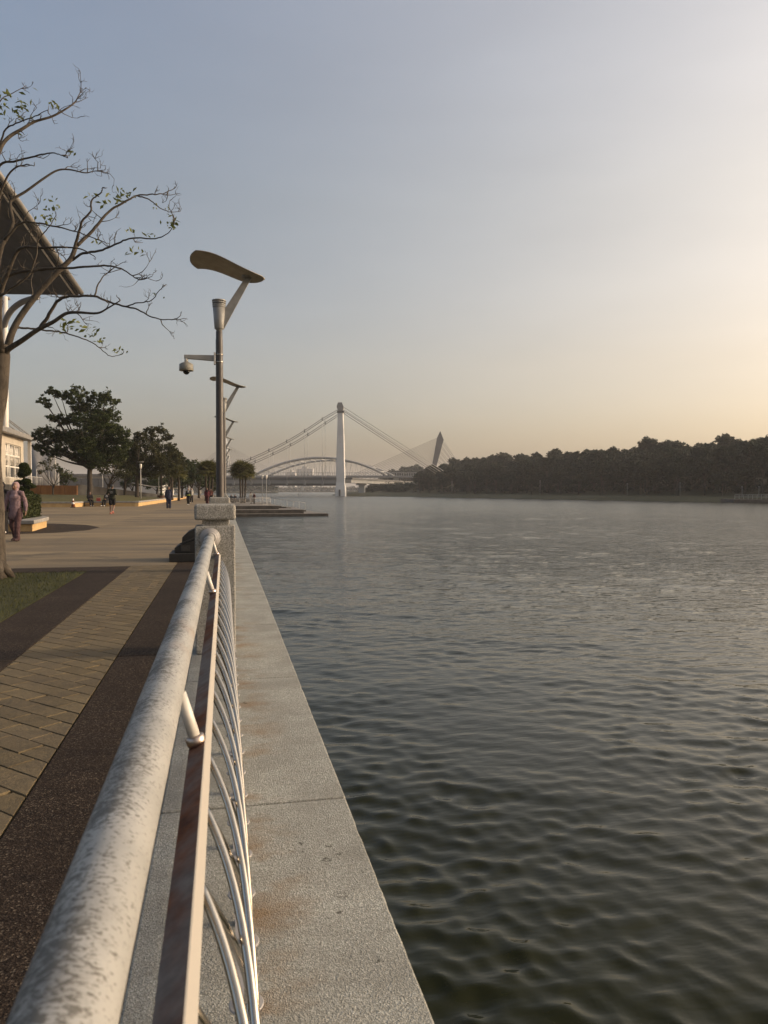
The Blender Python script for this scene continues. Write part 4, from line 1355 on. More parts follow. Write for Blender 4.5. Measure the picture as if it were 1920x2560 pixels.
# ---- cream building at the left edge
def building():
    A = at(60, 1226, 100); B = at(0, 1226, 87)
    A.z = B.z = 0
    d = (B - A); L0 = d.length; d.normalize()
    # local x runs from the far corner towards the camera, local y into the building, z up
    nrm = Vector((d.y, -d.x, 0))
    if nrm.x > 0: nrm = -nrm
    root = empty('cream_building', A, 0, 'cream rendered pavilion with gridded windows and grey eaves at the left edge', 'building')
    Mx = Matrix(((d.x, nrm.x, 0, 0), (d.y, nrm.y, 0, 0), (0, 0, 1, 0), (0, 0, 0, 1)))
    zf = 2.3
    Lw = 30
    sc = L0 / 60.0            # metres per photo pixel measured along the wall
    # the wall is built round its window bays
    bays = []
    for k in range(3):
        x0 = (60 - 53) * sc + k * 11.6
        bays.append((x0, x0 + 8.8))
    z0, z1, H_ = 2.9, 7.0, 8.05
    xs = 0.0
    for x0, x1 in bays:
        MB().box(xs, x0, 0, .5, 0, H_, Mx).build('wall', M_CREAM, root)
        MB().box(x0, x1, 0, .5, z1, H_, Mx).build('wall', M_CREAM, root)
        MB().box(x0, x1, 0, .5, 0, z0, Mx).build('wall', M_CREAM, root)
        wn = MB().box(x0, x1, .30, .36, z0, z1, Mx).build('window', M_GLASS, root)
        fr = MB()
        for i in range(4):
            xx = x0 + (x1 - x0) * i / 3
            fr.box(xx - .16 if i else x0, xx + .16 if i < 3 else x1, .14, .297, z0, z1, Mx)
        for i in range(4):
            zz = z0 + (z1 - z0) * i / 3
            fr.box(x0 + .165, x1 - .165, .16, .294, max(z0, zz - .09), min(z1, zz + .09), Mx)
        fr.build('frame', M_FRAME, wn)
        # decorative screen in the upper panes
        sr = MB()
        for i in range(3):
            a = x0 + (x1 - x0) * i / 3 + .2; b = x0 + (x1 - x0) * (i + 1) / 3 - .2
            for k2 in range(9):
                t = a + (b - a) * (k2 + .5) / 9
                sr.tube([Mx @ Vector((t, .22, z0 + 1.6)), Mx @ Vector((a + (b - a) * ((k2 * 3 + 2) % 9 + .5) / 9, .22, z1 - .15))], .035, 4)
        sr.build('screen', M_FRAME, wn)
        xs = x1
    MB().box(xs, Lw, 0, .5, 0, H_, Mx).build('wall', M_CREAM, root)
    MB().box(0, Lw, .5, 14, 0, H_ - .05, Mx).build('core', M_MEMB, root)
    rf = MB().box(-3.4, Lw + 2, -.9, 16, H_, H_ + .42, Mx).build('roof', M_ROOF, root)
    MB().box(-3.4, Lw + 2, -1.0, -.9, H_ - .05, H_ + .5, Mx).build('fascia', M_ROOF, rf)
    # shaded porch beyond the corner
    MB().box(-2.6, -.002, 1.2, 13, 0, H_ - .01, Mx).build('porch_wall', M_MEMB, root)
    MB().box(-2.45, -.6, 1.10, 1.19, 2.3, 6.2, Mx).build('doorway', M_GLASS, root)
    MB().box(-3.1, -2.75, -.4, 0, 0, H_, Mx).build('column', M_FRAME, root)
    # veranda rail
    for k in range(16):
        MB().tube([Mx @ Vector((k * 1.1, -2.2, 2.0)), Mx @ Vector((k * 1.1, -2.2, 3.05))], .035, 6).build('baluster', M_FENCEM, root)
    MB().tube([Mx @ Vector((0, -2.2, 3.05)), Mx @ Vector((17, -2.2, 3.05))], .05, 6).build('veranda_rail', M_FENCEM, root)
    MB().box(-1.0, Lw, -2.6, -.003, 0, 2.0, Mx).build('plinth', M_DKWALL, root)
    return root
building()

# ---- the big raked canopy above it
def canopy():
    tip = at(196, 738, 80); near = at(-230, 130, 56); far = at(-260, 732, 97)
    base = Vector((at(12, 1226, 92).x, at(12, 1226, 92).y, 0))
    root = empty('raked_canopy', base, 0, 'huge dark raked canopy with a pale edge tube projecting in from the left', 'canopy')
    t, n_, f_ = tip - base, near - base, far - base
    up = Vector((0, 0, .55))
    nn = (n_ - t).cross(f_ - t).normalized()
    if nn.z < 0: nn = -nn
    th = nn * .5
    back = n_ + (f_ - t)
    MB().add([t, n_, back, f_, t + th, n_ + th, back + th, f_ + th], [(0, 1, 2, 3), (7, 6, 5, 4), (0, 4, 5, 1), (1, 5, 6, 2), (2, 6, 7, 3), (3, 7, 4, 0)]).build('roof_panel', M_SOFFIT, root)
    e = (n_ - t)
    inw = (f_ - t).normalized()
    MB().tube([t + th * .6 - inw * .25, n_ + th * .6 - inw * .25], .27, 12).build('edge_tube', M_EDGE, root)
    MB().tube([t + th * .1 + inw * .55 - nn * .06, n_ + th * .1 + inw * .55 - nn * .06], .13, 6).build('lit_edge_strip', M_MASTW, root)  # lit line of the canopy edge, put in as white paint
    # lower inner soffit panel
    q = lambda a, b: t + (n_ - t) * a + (f_ - t) * b - nn * .5
    MB().add([q(.30, .42), q(.78, .40), q(.78, .98), q(.30, .98)] + [p - nn * .25 for p in (q(.30, .42), q(.78, .40), q(.78, .98), q(.30, .98))], [(0, 1, 2, 3), (7, 6, 5, 4), (0, 4, 5, 1), (1, 5, 6, 2), (2, 6, 7, 3), (3, 7, 4, 0)]).build('inner_panel', M_MEMB, root)
    # mast and curved brackets
    m0 = at(13, 1226, 92) - base; m0.z = 0
    m1 = at(13, 742, 92) - base
    MB().tube([m0, m0.lerp(m1, .5), m1], [.40, .36, .30], 16).build('mast', M_MASTW, root)
    m2 = at(4, 1226, 93) - base; m2.z = 0
    MB().tube([m2, at(4, 790, 93) - base], .3, 12).build('mast', M_EDGE, root)
    arc = spline([at(8, 900, 92) - base, at(8, 830, 92) - base, at(22, 785, 91) - base, at(52, 757, 90) - base, at(95, 742, 89) - base], 6)
    MB().tube(arc, [(.35, .22)] * len(arc), 10).build('curved_bracket', M_EDGE, root)
    arc = spline([at(2, 800, 93) - base, at(2, 765, 93) - base, at(12, 750, 93) - base, at(24, 746, 93) - base], 6)
    MB().tube(arc, .2, 8).build('curved_bracket', M_EDGE, root)
    for (u, v, u2, v2) in ((18, 1046, 76, 1090), (18, 1050, 74, 1094), (18, 1060, 62, 1094)):
        MB().tube([at(u, v, 93) - base, at(u2, v2, 104) - base], .06, 5).build('stay_cable', M_EDGE, root)
canopy()

# ---- grey membrane tent with slim poles
def tent():
    D = 108
    base = at(110, 1222, D); base.z = 0
    root = empty('membrane_tent', base, 0, 'grey membrane pavilion with slim pale poles behind the orange wall', 'tent')
    def q(u, v, dd=0): return at(u, v, D + dd) - base
    ridge = [q(78, 1108, 6), q(100, 1112, 8), q(122, 1120, 8), q(138, 1130, 6)]
    foot = [q(74, 1222, 0), q(98, 1222, -1), q(124, 1222, -1), q(150, 1222, 0)]
    mid = [q(80, 1165, 2), q(99, 1163, 3), q(122, 1165, 3), q(141, 1172, 2)]
    vs = ridge + mid + foot
    fs = []
    for r_ in range(2):
        for c in range(3):
            a = r_ * 4 + c
            fs.append((a, a + 4, a + 5, a + 1))
    o = MB().add(vs, fs, True).build('membrane', M_MEMB, root)
    md = o.modifiers.new('solid', 'SOLIDIFY'); md.thickness = .12
    for u, v in ((91, 1172), (122, 1172), (137, 1130), (146, 1178)):
        p = q(u, v, -2); MB().tube([p, Vector((p.x, p.y, 0))], .09, 8).build('pole', M_FENCEM, root)
    p = q(137, 1120, -2); MB().tube(spline([p, q(128, 1148, -3), q(122, 1172, -2)], 4), .07, 6).build('arched_rod', M_FENCEM, root)
tent()

# ---- planter, hedge and topiary near the walking woman
def arc(cx, cy, r, a0, a1, n):
    return [(cx + r * math.cos(a0 + (a1 - a0) * i / n), cy + r * math.sin(a0 + (a1 - a0) * i / n)) for i in range(n + 1)]
pl_out = [(-10.4, 27.7), (-6.20, 26.92), (-6.43, 30.05)] + arc(-8.6, 30.0, 2.15, R(18), R(92), 7) + [(-10.4, 32.3)]
def offset_poly(p, k, c):
    return [(c[0] + (x - c[0]) * k, c[1] + (y - c[1]) * k) for x, y in p]
PC = (-8.7, 29.6)
pt = empty('planter_bench', (0, 0, 0), 0, 'ochre planter with thick grey stone seat edge beside the walking woman', 'planter')
MB().prism(pl_out, .245, 'z', 0.0).build('wall', M_YELLOW, pt)
MB().prism(offset_poly(pl_out, 1.035, PC), .13, 'z', .245).build('capping', M_CAPST, pt, bevel=0.025, seg=3)
MB().prism(offset_poly(pl_out, .80, PC), .02, 'z', .365).build('soil', M_SOIL, pt)
apron = MB().prism([(-10.5, 26.0), (-6.6, 25.35), (-5.2, 26.2), (-4.55, 27.6), (-4.5, 29.6), (-5.3, 31.6), (-6.8, 33.2), (-10.5, 33.6)], .004, 'z', .0015).build('planter_apron', M_AGG)
tag(apron, kind='structure')
def hedge_mesh(name, boxes, dens, leaf, seed, mat, parent, loc):
    rng = np.random.default_rng(seed)
    C = []
    core = MB()
    for (x0, x1, y0, y1, z0, z1) in boxes:
        n = int(dens * ((x1 - x0) * (z1 - z0) * 2 + (y1 - y0) * (z1 - z0) * 2 + (x1 - x0) * (y1 - y0)))
        p = rng.uniform(0, 1, (n, 3)) * np.array([x1 - x0, y1 - y0, z1 - z0]) + np.array([x0, y0, z0])
        f = rng.integers(0, 5, n)
        p[f == 0, 0] = x0; p[f == 1, 0] = x1; p[f == 2, 1] = y0; p[f == 3, 1] = y1; p[f == 4, 2] = z1
        C.append(p + rng.normal(0, .025, (n, 3)))
    V, Fc = leaf_quads(np.concatenate(C), leaf, rng)
    return link(name, np_mesh(name, V, Fc, mat), parent, loc)
hd = empty('clipped_hedge', (-7.75, 29.5, .37), 0, 'clipped dark green hedge growing in the ochre planter', 'hedge')
hedge_mesh('foliage', [(-1.2, .95, -1.1, 1.3, 0, .80)], 900, .045, 2, M_HEDGE, hd, (0, 0, 0))
MB().box(-1.12, .87, -1.02, 1.22, 0, .73).build('stems', M_BARKD, hd)
tp = empty('topiary_tree', at(64, 1262, 34), 0, 'dark cloud-pruned topiary tree with stacked leafy pads behind the woman', 'topiary')
o = tp.location.copy()
rngT = np.random.default_rng(5)
_pads = [(60, 1166, 11, 9), (63, 1178, 14, 12), (55, 1186, 10, 8), (48, 1206, 12, 5), (66, 1203, 11, 6), (72, 1211, 9, 4), (58, 1222, 15, 6), (80, 1216, 9, 4), (70, 1233, 13, 6), (52, 1238, 12, 6)]
tk = MB()
tk.tube(spline([(0, 0, -.4), at(66, 1235, 34) - o, at(60, 1210, 34) - o, at(63, 1180, 34) - o], 5), [.09, .085, .08, .075, .07, .07, .065, .06, .06, .055, .05, .05, .05, .045, .04, .04], 8)
for u, v, a_, b_ in _pads:
    tk.tube([at(63, v + 8, 34) - o, at(u, v + 2, 34) - o], .03, 5)
tk.build('trunk', M_BARKD, tp)
for u, v, ru, rv in _pads:
    c = np.array(at(u, v, 34) - o); s = 34 / F_PX
    n = int(34 * ru * rv)
    d = rngT.normal(0, 1, (n, 3)); d /= np.linalg.norm(d, axis=1)[:, None]
    C = c + d * np.array([ru * s, ru * s, rv * s]) * rngT.uniform(.75, 1.0, (n, 1))
    V, Fc = leaf_quads(C, .045, rngT)
    link('leaf_pad', np_mesh('leaf_pad', V, Fc, M_LEAF_D), tp)

# ---- traffic cone, pot, slim lawn lamps
def cone():
    p = gnd(183, 1269)
    root = empty('traffic_cone', (p.x, p.y, 0.0), 0, 'dark orange traffic cone with white bands beside the terrace wall', 'traffic cone')
    M_C = simple('faded_orange_plastic', (0.20, 0.055, 0.018), (0.12, 0.035, 0.014), 6, .5)
    M_Wb = simple('white_reflective_band', (0.75, 0.72, 0.66), (0.66, 0.63, 0.57), 8, .4)
    MB().box(-.20, .20, -.20, .20, 0, .05).build('base', M_DARK, root, bevel=.015)
    MB().lathe([(.155, .05), (.035, .76), (.028, .77)], 20).build('body', M_C, root)
    for z in (.28, .56):
        r0 = .155 - .12 * (z - .05) / .71 + .004; r1 = .155 - .12 * (z + .13 - .05) / .71 + .004
        MB().lathe([(r0, z), (r1, z + .13)], 20).build('band', M_Wb, root)
cone()
def pot(u, v, D_, label):
    p = gnd(u, v)
    root = empty('planter_pot', (p.x, p.y, 0), 0, label, 'pot')
    M_T = simple('terracotta', (0.16, 0.085, 0.055), (0.10, 0.055, 0.038), 4, .8)
    MB().lathe([(.22, 0), (.30, .12), (.40, .45), (.44, .62), (.50, .66), (.50, .76), (.44, .76), (.40, .70)], 22).build('body', M_T, root)
    C = np.random.default_rng(3).normal(0, .16, (260, 3)) * np.array([1, 1, .7]) + np.array([0, 0, .85])
    V, Fc = leaf_quads(C, .06, np.random.default_rng(4))
    link('foliage', np_mesh('foliage', V, Fc, M_LEAF_D), root)
pot(403, 1254, 80, 'large terracotta planter pot on the plaza near the walker in navy')
def lawn_lamp(u, vt, D_, label):
    p = at(u, 1240, D_)
    root = empty('lawn_lamp', p, 0, label, 'lamp post', 'slim lamp posts on the terrace')
    h = at(u, vt, D_).z - p.z
    MB().lathe([(.06, -.5), (.055, h * .5), (.045, h - .45)], 10).build('pole', M_FENCEM, root)
    MB().lathe([(.05, h - .55), (.11, h - .45), (.14, h - .02), (.12, h)], 14).build('lantern', M_WHITEP, root)
    MB().lathe([(.02, h), (.02, h + .18), (.34, h + .20), (.36, h + .23), (.05, h + .26)], 18).build('hood', M_LAMPG, root)
lawn_lamp(352, 1160, 82, 'slim pale lamp post standing behind the running person')
lawn_lamp(397, 1172, 92, 'slim pale lamp post beside the terrace ramp, left of the walker in navy')
lawn_lamp(257, 1164, 115, 'slim grey lamp post glimpsed behind the thin trunks of the terrace')

# ---- stepped jetty
jt = empty('stepped_jetty', (0.5, 87.3, 0), 0, 'dark stepped concrete jetty running out from the quay past the lamp post', 'jetty')
def jb(name, x0, x1, y0, y1, z0, z1, mat, tread=True):
    MB().box(x0 - .5, x1 - .5, y0 - 87.3, y1 - 87.3, z0, z1).build(name, mat, jt, bevel=.02)
    if tread: MB().box(x0 - .48, x1 - .52, y0 - 87.28, y1 - 87.32, z1 + .002, z1 + .012).build('tread', M_TREAD, jt)
MB().prism([(0.03, 0), (11.3, 0), (10.0, 18), (0.03, 18)], .30, 'z', -1.62).build('landing', M_DECK, jt)
MB().prism([(0.05, .02), (11.25, .02), (9.95, 17.9), (0.05, 17.9)], .012, 'z', -1.318).build('tread', M_TREAD, jt)
jb('step', .54, 9.1, 88.6, 105, -1.6, -.89, M_DECK)
jb('step', .55, 6.4, 91.2, 122, -1.59, -.48, M_DECK)
for k in range(6):
    x0 = 6.42 + .62 * k
    jb('stair', x0, x0 + .64, 96.0, 101, -1.58, -.60 - .105 * k, M_DECK)
MB().box(0, 4.2, 36, 60, -4, -.05).build('abutment', M_DECK, jt)

def fence(name, label, x0, x1, y, z, h, n, post_every=10):
    root = empty(name, (x0, y, z), 0, label, 'railing')
    L = x1 - x0
    MB().tube([(0, 0, h), (L, 0, h)], .035, 8).build('top_rail', M_FENCEM, root)
    MB().tube([(0, 0, .12), (L, 0, .12)], .022, 6).build('bottom_rail', M_FENCEM, root)
    bm = MB().tube([(0, 0, .12), (0, 0, h)], .014, 5).mesh('bar', M_FENCEM)
    pm = MB().tube([(0, 0, 0), (0, 0, h)], .032, 8).mesh('post', M_FENCEM)
    for i in range(n + 1):
        link('post' if i % post_every == 0 else 'bar', pm if i % post_every == 0 else bm, root, (L * i / n, 0, 0))
    return root
fence('jetty_fence', 'pale barred fence along the front of the upper jetty deck', 0.62, 5.4, 91.5, -.466, .92, 40)
hr = empty('stair_handrail', (5.6, 98.5, -.466), 0, 'thin pale handrail sloping down the right side of the jetty stairs', 'handrail')
MB().tube([(0, 0, .92), (4.7, 0, .20), (4.7, 0, -.62)], .03, 8).build('rail', M_FENCEM, hr)
for k in range(6):
    x = 4.7 * k / 6
    MB().tube([(x, 0, .92 - .72 * k / 6), (x, 0, -.05 - .10 * k)], .024, 6).build('upright', M_FENCEM, hr)
for u, lb in ((656, 'left one of the two slim lantern posts on the jetty'), (666, 'right one of the two slim lantern posts on the jetty')):
    p = at(u, 1258, 100); root = empty('jetty_lantern', (p.x, p.y, -.466), 0, lb, 'lamp post', 'lantern posts on the jetty')
    MB().lathe([(.10, 0), (.10, .1), (.055, .14), (.05, 3.35)], 12).build('pole', M_LAMPG, root)
    MB().lathe([(.05, 3.33), (.13, 3.42), (.17, 3.80), (.14, 3.84)], 14).build('lantern', M_WHITEP, root)
# ================================================================== PEOPLE
M_SKIN = simple('skin', (0.17, 0.090, 0.058), (0.14, 0.072, 0.046), 6, .55)
def cloth(name, c):
    return simple(name, c, tuple(x * .72 for x in c), 5, .85, bump=.35, bscale=16, bdist=.012, spec=.2)
M_SHOE_W = cloth('white_shoes', (0.50, 0.48, 0.45))
M_SHOE_D = cloth('dark_shoes', (0.03, 0.026, 0.026))
M_SHOE_R = cloth('pink_running_shoes', (0.48, 0.16, 0.12))
M_HAIR = simple('black_hair', (0.018, 0.015, 0.013), (0.010, 0.009, 0.008), 9, .5)

def remesh(o, vox, smooth=3):
    md = o.modifiers.new('remesh', 'REMESH'); md.mode = 'VOXEL'; md.voxel_size = vox; md.use_smooth_shade = True
    sm = o.modifiers.new('smooth', 'SMOOTH'); sm.iterations = smooth; sm.factor = .5
    if o.name.split('.')[0] in ('top', 'trousers', 'shorts', 'headscarf'):      # creases in the cloth
        t = bpy.data.textures.get('cloth_folds')
        if t is None:
            t = bpy.data.textures.new('cloth_folds', 'CLOUDS'); t.noise_scale = .13; t.noise_depth = 2
        d = o.modifiers.new('folds', 'DISPLACE'); d.texture = t; d.strength = .045; d.mid_level = .5; d.texture_coords = 'LOCAL'

STAND = dict(pelvis=(0, 0, .92), chest=(0, 0, 1.26), neck=(0, .01, 1.41), head=(0, -.012, 1.53),
             hipL=(.09, 0, .88), kneeL=(.095, -.01, .48), ankL=(.095, .02, .08), toeL=(.10, -.15, .035),
             hipR=(-.09, 0, .88), kneeR=(-.095, -.01, .48), ankR=(-.095, .02, .08), toeR=(-.10, -.15, .035),
             shL=(.175, 0, 1.36), elL=(.225, .03, 1.09), wrL=(.235, -.03, .86), fiL=(.235, -.05, .70),
             shR=(-.175, 0, 1.36), elR=(-.225, .03, 1.09), wrR=(-.235, -.03, .86), fiR=(-.235, -.05, .70))
def pose(**kw):
    d = dict(STAND); d.update(kw); return d
WALK = pose(kneeL=(.085, -.17, .50), ankL=(.085, -.16, .10), toeL=(.09, -.33, .06), kneeR=(-.08, .03, .47), ankR=(-.085, .22, .13), toeR=(-.09, .07, .035),
            elL=(.225, .09, 1.10), wrL=(.235, .06, .87), fiL=(.235, .05, .71), elR=(-.225, -.02, 1.09), wrR=(-.23, -.14, .88), fiR=(-.23, -.19, .73))
STROLL = pose(kneeL=(.10, -.10, .49), ankL=(.095, -.13, .09), toeL=(.11, -.29, .05), kneeR=(-.11, .02, .47), ankR=(-.10, .20, .13), toeR=(-.12, .06, .035),
            elL=(.25, .05, 1.09), wrL=(.285, .0, .87), fiL=(.29, -.02, .71), elR=(-.25, .0, 1.09), wrR=(-.285, -.09, .88), fiR=(-.29, -.13, .73), hipL=(.10, 0, .88), hipR=(-.10, 0, .88))
RUN = pose(kneeL=(.09, .02, .49), ankL=(.09, .05, .09), toeL=(.095, -.12, .035), kneeR=(-.08, -.05, .50), ankR=(-.085, .20, .17), toeR=(-.09, .10, .05),
           elL=(.26, .10, 1.12), wrL=(.24, -.12, 1.10), fiL=(.20, -.22, 1.13), elR=(-.26, .10, 1.12), wrR=(-.22, -.10, 1.10), fiR=(-.18, -.18, 1.13))
SIT = pose(pelvis=(0, .04, .09), chest=(0, .0, .42), neck=(0, -.03, .57), head=(0, -.06, .69),
           hipL=(.09, 0, .08), kneeL=(.12, -.44, .08), ankL=(.12, -.50, -.34), toeL=(.13, -.66, -.39), hipR=(-.09, 0, .08), kneeR=(-.11, -.44, .08), ankR=(-.10, -.58, -.33), toeR=(-.11, -.74, -.38),
           shL=(.175, -.02, .52), elL=(.22, -.08, .27), wrL=(.12, -.30, .20), fiL=(.06, -.42, .19), shR=(-.175, -.02, .52), elR=(-.22, -.08, .27), wrR=(-.12, -.30, .20), fiR=(-.06, -.42, .19))

def person(label, loc, rz, h, P, top, bottom, head, shoes=M_SHOE_D, short=False, long_top=False, tunic=0.0, vox=0.014, sleeves=True, seated=False, loose=1.0, face=True):
    """top / bottom / head: materials (head = hijab material, or None for hair)"""
    V_ = {k: Vector(v) for k, v in P.items()}
    root = empty('person', loc, rz, label, 'person', None)
    s = h / 1.65
    root.scale = (s, s, s)
    hd, nk = V_['head'], V_['neck']
    # ---- body: head, neck, trunk, arms, legs, one continuous surface
    b = MB()
    b.ball(hd, (.074, .092, .112), 16, 12)
    b.ball(hd + Vector((0, -.05, -.055)), (.048, .045, .045), 10, 8)
    b.tube([hd + Vector((0, -.085, .012)), hd + Vector((0, -.112, -.022))], [.010, .016], 8, 'round')
    for sx in (-1, 1):
        b.ball(hd + Vector((sx * .076, .01, -.005)), (.012, .022, .030), 8, 6)
    b.tube([nk - Vector((0, 0, .06)), nk + Vector((0, 0, .03)), hd - Vector((0, -.01, .05))], [.062, .052, .054], 12, 'round')
    ch, pv = V_['chest'], V_['pelvis']
    b.tube([pv - Vector((0, 0, .04)), pv.lerp(ch, .4), ch, nk - Vector((0, 0, .07))], [(.145, .10), (.125, .085), (.15, .10), (.09, .07)], 14, 'round', ref=(1, 0, 0))
    for sd, sg in (('L', 1), ('R', -1)):
        sh, el, wr, fi = V_['sh' + sd], V_['el' + sd], V_['wr' + sd], V_['fi' + sd]
        b.tube([sh - Vector((sg * .05, 0, 0)), sh, sh.lerp(el, .5), el, el.lerp(wr, .35), wr], [.052, .052, .046, .038, .037, .026], 10, 'round')
        d = (fi - wr).normalized()
        pm = wr + d * .055
        side = d.cross(Vector((sg, 0, 0))).normalized()
        if side.length < .5: side = Vector((0, 1, 0))
        palmn = Vector((sg, 0, 0))
        b.tube([wr, wr + d * .04, wr + d * .09], [(.022, .028), (.018, .040), (.016, .038)], 10, 'round', ref=palmn)
        for q, (o_, ln) in enumerate(((-.030, .070), (-.010, .080), (.010, .076), (.029, .060))):
            st = wr + d * .085 + side * o_
            b.tube([st, st + d * ln * .5 - palmn * .004, st + d * ln * .95 - palmn * .018], [.0098, .0092, .0080], 6, 'round')
        st = wr + d * .03 - side * .034
        b.tube([st, st + d * .03 - side * .018, st + d * .058 - side * .020 - palmn * .010], [.012, .011, .009], 6, 'round')
        hp, kn, an, to = V_['hip' + sd], V_['knee' + sd], V_['ank' + sd], V_['toe' + sd]
        b.tube([hp, hp.lerp(kn, .4), kn, kn.lerp(an, .35), an], [.085, .074, .056, .053, .036], 12, 'round')
        b.tube([an - Vector((0, -.03, .03)), to], [.034, .026], 8, 'round')
    o = b.build('body', M_SKIN, root); remesh(o, vox)
    # ---- trousers or shorts
    t = MB()
    t.tube([pv + Vector((0, 0, .10)), pv, pv - Vector((0, 0, .06))], [(.135, .098), (.155, .115), (.15, .115)], 16, 'round', ref=(1, 0, 0))
    for sd in 'LR':
        hp, kn, an = V_['hip' + sd], V_['knee' + sd], V_['ank' + sd]
        if short:
            t.tube([hp, hp.lerp(kn, .5), hp.lerp(kn, .82)], [.098, .098, .094], 14, 'round')
        else:
            t.tube([hp, hp.lerp(kn, .5), kn, kn.lerp(an, .5), an + (an - kn) * .06], [.098 * loose, .092 * loose, .078 * loose, .074 * loose, .072 * loose], 14, 'round')
    o = t.build('shorts' if short else 'trousers', bottom, root); remesh(o, vox)
    # ---- top with sleeves
    t = MB()
    hem = pv - Vector((0, 0, .02 + tunic))
    if seated: hem = pv
    t.tube([hem, pv.lerp(hem, .4), pv.lerp(ch, .45), ch, nk - Vector((0, 0, .055))], [(.175 * loose + .12 * tunic, .130 * loose + .08 * tunic), (.172 * loose, .130 * loose), (.155 * loose, .118 * loose), (.170, .122), (.095, .075)], 18, 'round', ref=(1, 0, 0))
    for sd, sg in (('L', 1), ('R', -1)):
        sh, el, wr = V_['sh' + sd], V_['el' + sd], V_['wr' + sd]
        pts = [sh - Vector((sg * .06, 0, 0)), sh, sh.lerp(el, .5), el] + ([el.lerp(wr, .5), wr] if sleeves else [])
        t.tube(pts, [.066, .066, .062 * loose, .057 * loose] + ([.053 * loose, .046 * loose] if sleeves else []), 12, 'round')
    o = t.build('top', top, root); remesh(o, vox)
    # ---- shoes
    for sd in 'LR':
        an, to = V_['ank' + sd], V_['toe' + sd]
        f = (to - an); f.z = 0; f.normalize()
        zl = -(.045)
        m = MB().tube([an - f * .045 + Vector((0, 0, zl)), an + f * .03 + Vector((0, 0, zl + .008)), to + Vector((0, 0, .004)), to + f * .035], [(.036, .040), (.044, .046), (.044, .030), (.034, .022)], 12, 'round', ref=(1, 0, 0))
        m.build('shoe', shoes, root)
    # ---- head cover
    if head is not None:
        k = MB()
        k.ball(hd + Vector((0, .036, .014)), (.096, .098, .126), 18, 14)
        k.tube([hd + Vector((0, .02, -.06)), nk + Vector((0, 0, .01)), nk - Vector((0, .0, .07)), nk - Vector((0, .01, .17))], [(.088, .080), (.080, .080), (.120, .110), (.160, .130)], 18, 'round', ref=(1, 0, 0))
        o = k.build('headscarf', head, root); remesh(o, vox)
        if face:
            fm = MB().ball(hd + Vector((0, -.052, -.010)), (.062, .052, .084), 14, 10)
            fm.tube([hd + Vector((0, -.095, .008)), hd + Vector((0, -.112, -.026))], [.009, .015], 8, 'round')
            fo = fm.build('face', M_SKIN, root)
    else:
        k = MB().ball(hd + Vector((0, .022, .028)), (.084, .088, .105), 16, 12)
        o = k.build('hair', M_HAIR, root)
    if face:
        zf = hd + Vector((0, -.100 if head is not None else -.086, .0))
        for sx in (-1, 1):
            MB().ball(zf + Vector((sx * .027, 0, .010)), (.013, .006, .007), 8, 6).build('eye', M_HAIR, root)
        MB().ball(zf + Vector((0, .002, -.052)), (.022, .006, .007), 8, 6).build('mouth', cloth('lips', (.22, .09, .075)), root)
    return root

def stand(u, v, z=0.0): 
    p = gnd(u, v, z); return (p.x, p.y, z)
def facing(target_dir_deg): return R(target_dir_deg)

M_MAUVE = cloth('mauve_tunic', (0.185, 0.125, 0.138)); M_MAUVE2 = cloth('mauve_headscarf', (0.30, 0.205, 0.215)); M_PLUM = cloth('dusty_plum_trousers', (0.075, 0.040, 0.042))
M_BLACK = cloth('black_cloth', (0.014, 0.013, 0.014)); M_NAVY = cloth('navy_cloth', (0.022, 0.026, 0.050)); M_MAROON = cloth('maroon_cloth', (0.075, 0.016, 0.022))
M_GREYS = cloth('grey_scarf', (0.28, 0.27, 0.26)); M_OLIVE = cloth('black_olive_jersey', (0.024, 0.026, 0.016)); M_PALE = cloth('pale_cloth', (0.36, 0.34, 0.31)); M_LIME = cloth('lime_sash', (0.34, 0.40, 0.06))

person('woman in mauve tunic and headscarf walking towards the camera at far left', stand(40, 1353), R(-12), 1.58, STROLL, M_MAUVE, M_PLUM, M_MAUVE2, cloth('plum_shoes', (.05, .028, .03)), tunic=.17, vox=.011, loose=1.0)
person('person in black clothes partly hidden behind the bare tree trunk at the left edge', stand(6, 1333), R(-10), 1.62, STAND, M_BLACK, M_BLACK, M_BLACK, M_SHOE_W, tunic=.15, loose=1.1, vox=.018, face=False)
person('person in black sitting on the terrace wall, left of the red box', (-11.15, 68.25, .44), R(25), 1.62, SIT, M_BLACK, M_BLACK, None, M_SHOE_W, seated=True, vox=.018)
person('person in black sitting on the terrace wall, right of the red box', (-9.72, 68.0, .44), R(-25), 1.60, SIT, M_BLACK, M_BLACK, M_GREYS, M_SHOE_W, seated=True, vox=.018)
run = person('runner seen from behind in dark jersey, black shorts and pink shoes crossing the plaza', stand(281, 1285), R(168), 1.70, RUN, M_OLIVE, M_BLACK, None, M_SHOE_R, short=True, vox=.016, sleeves=False, loose=1.08)
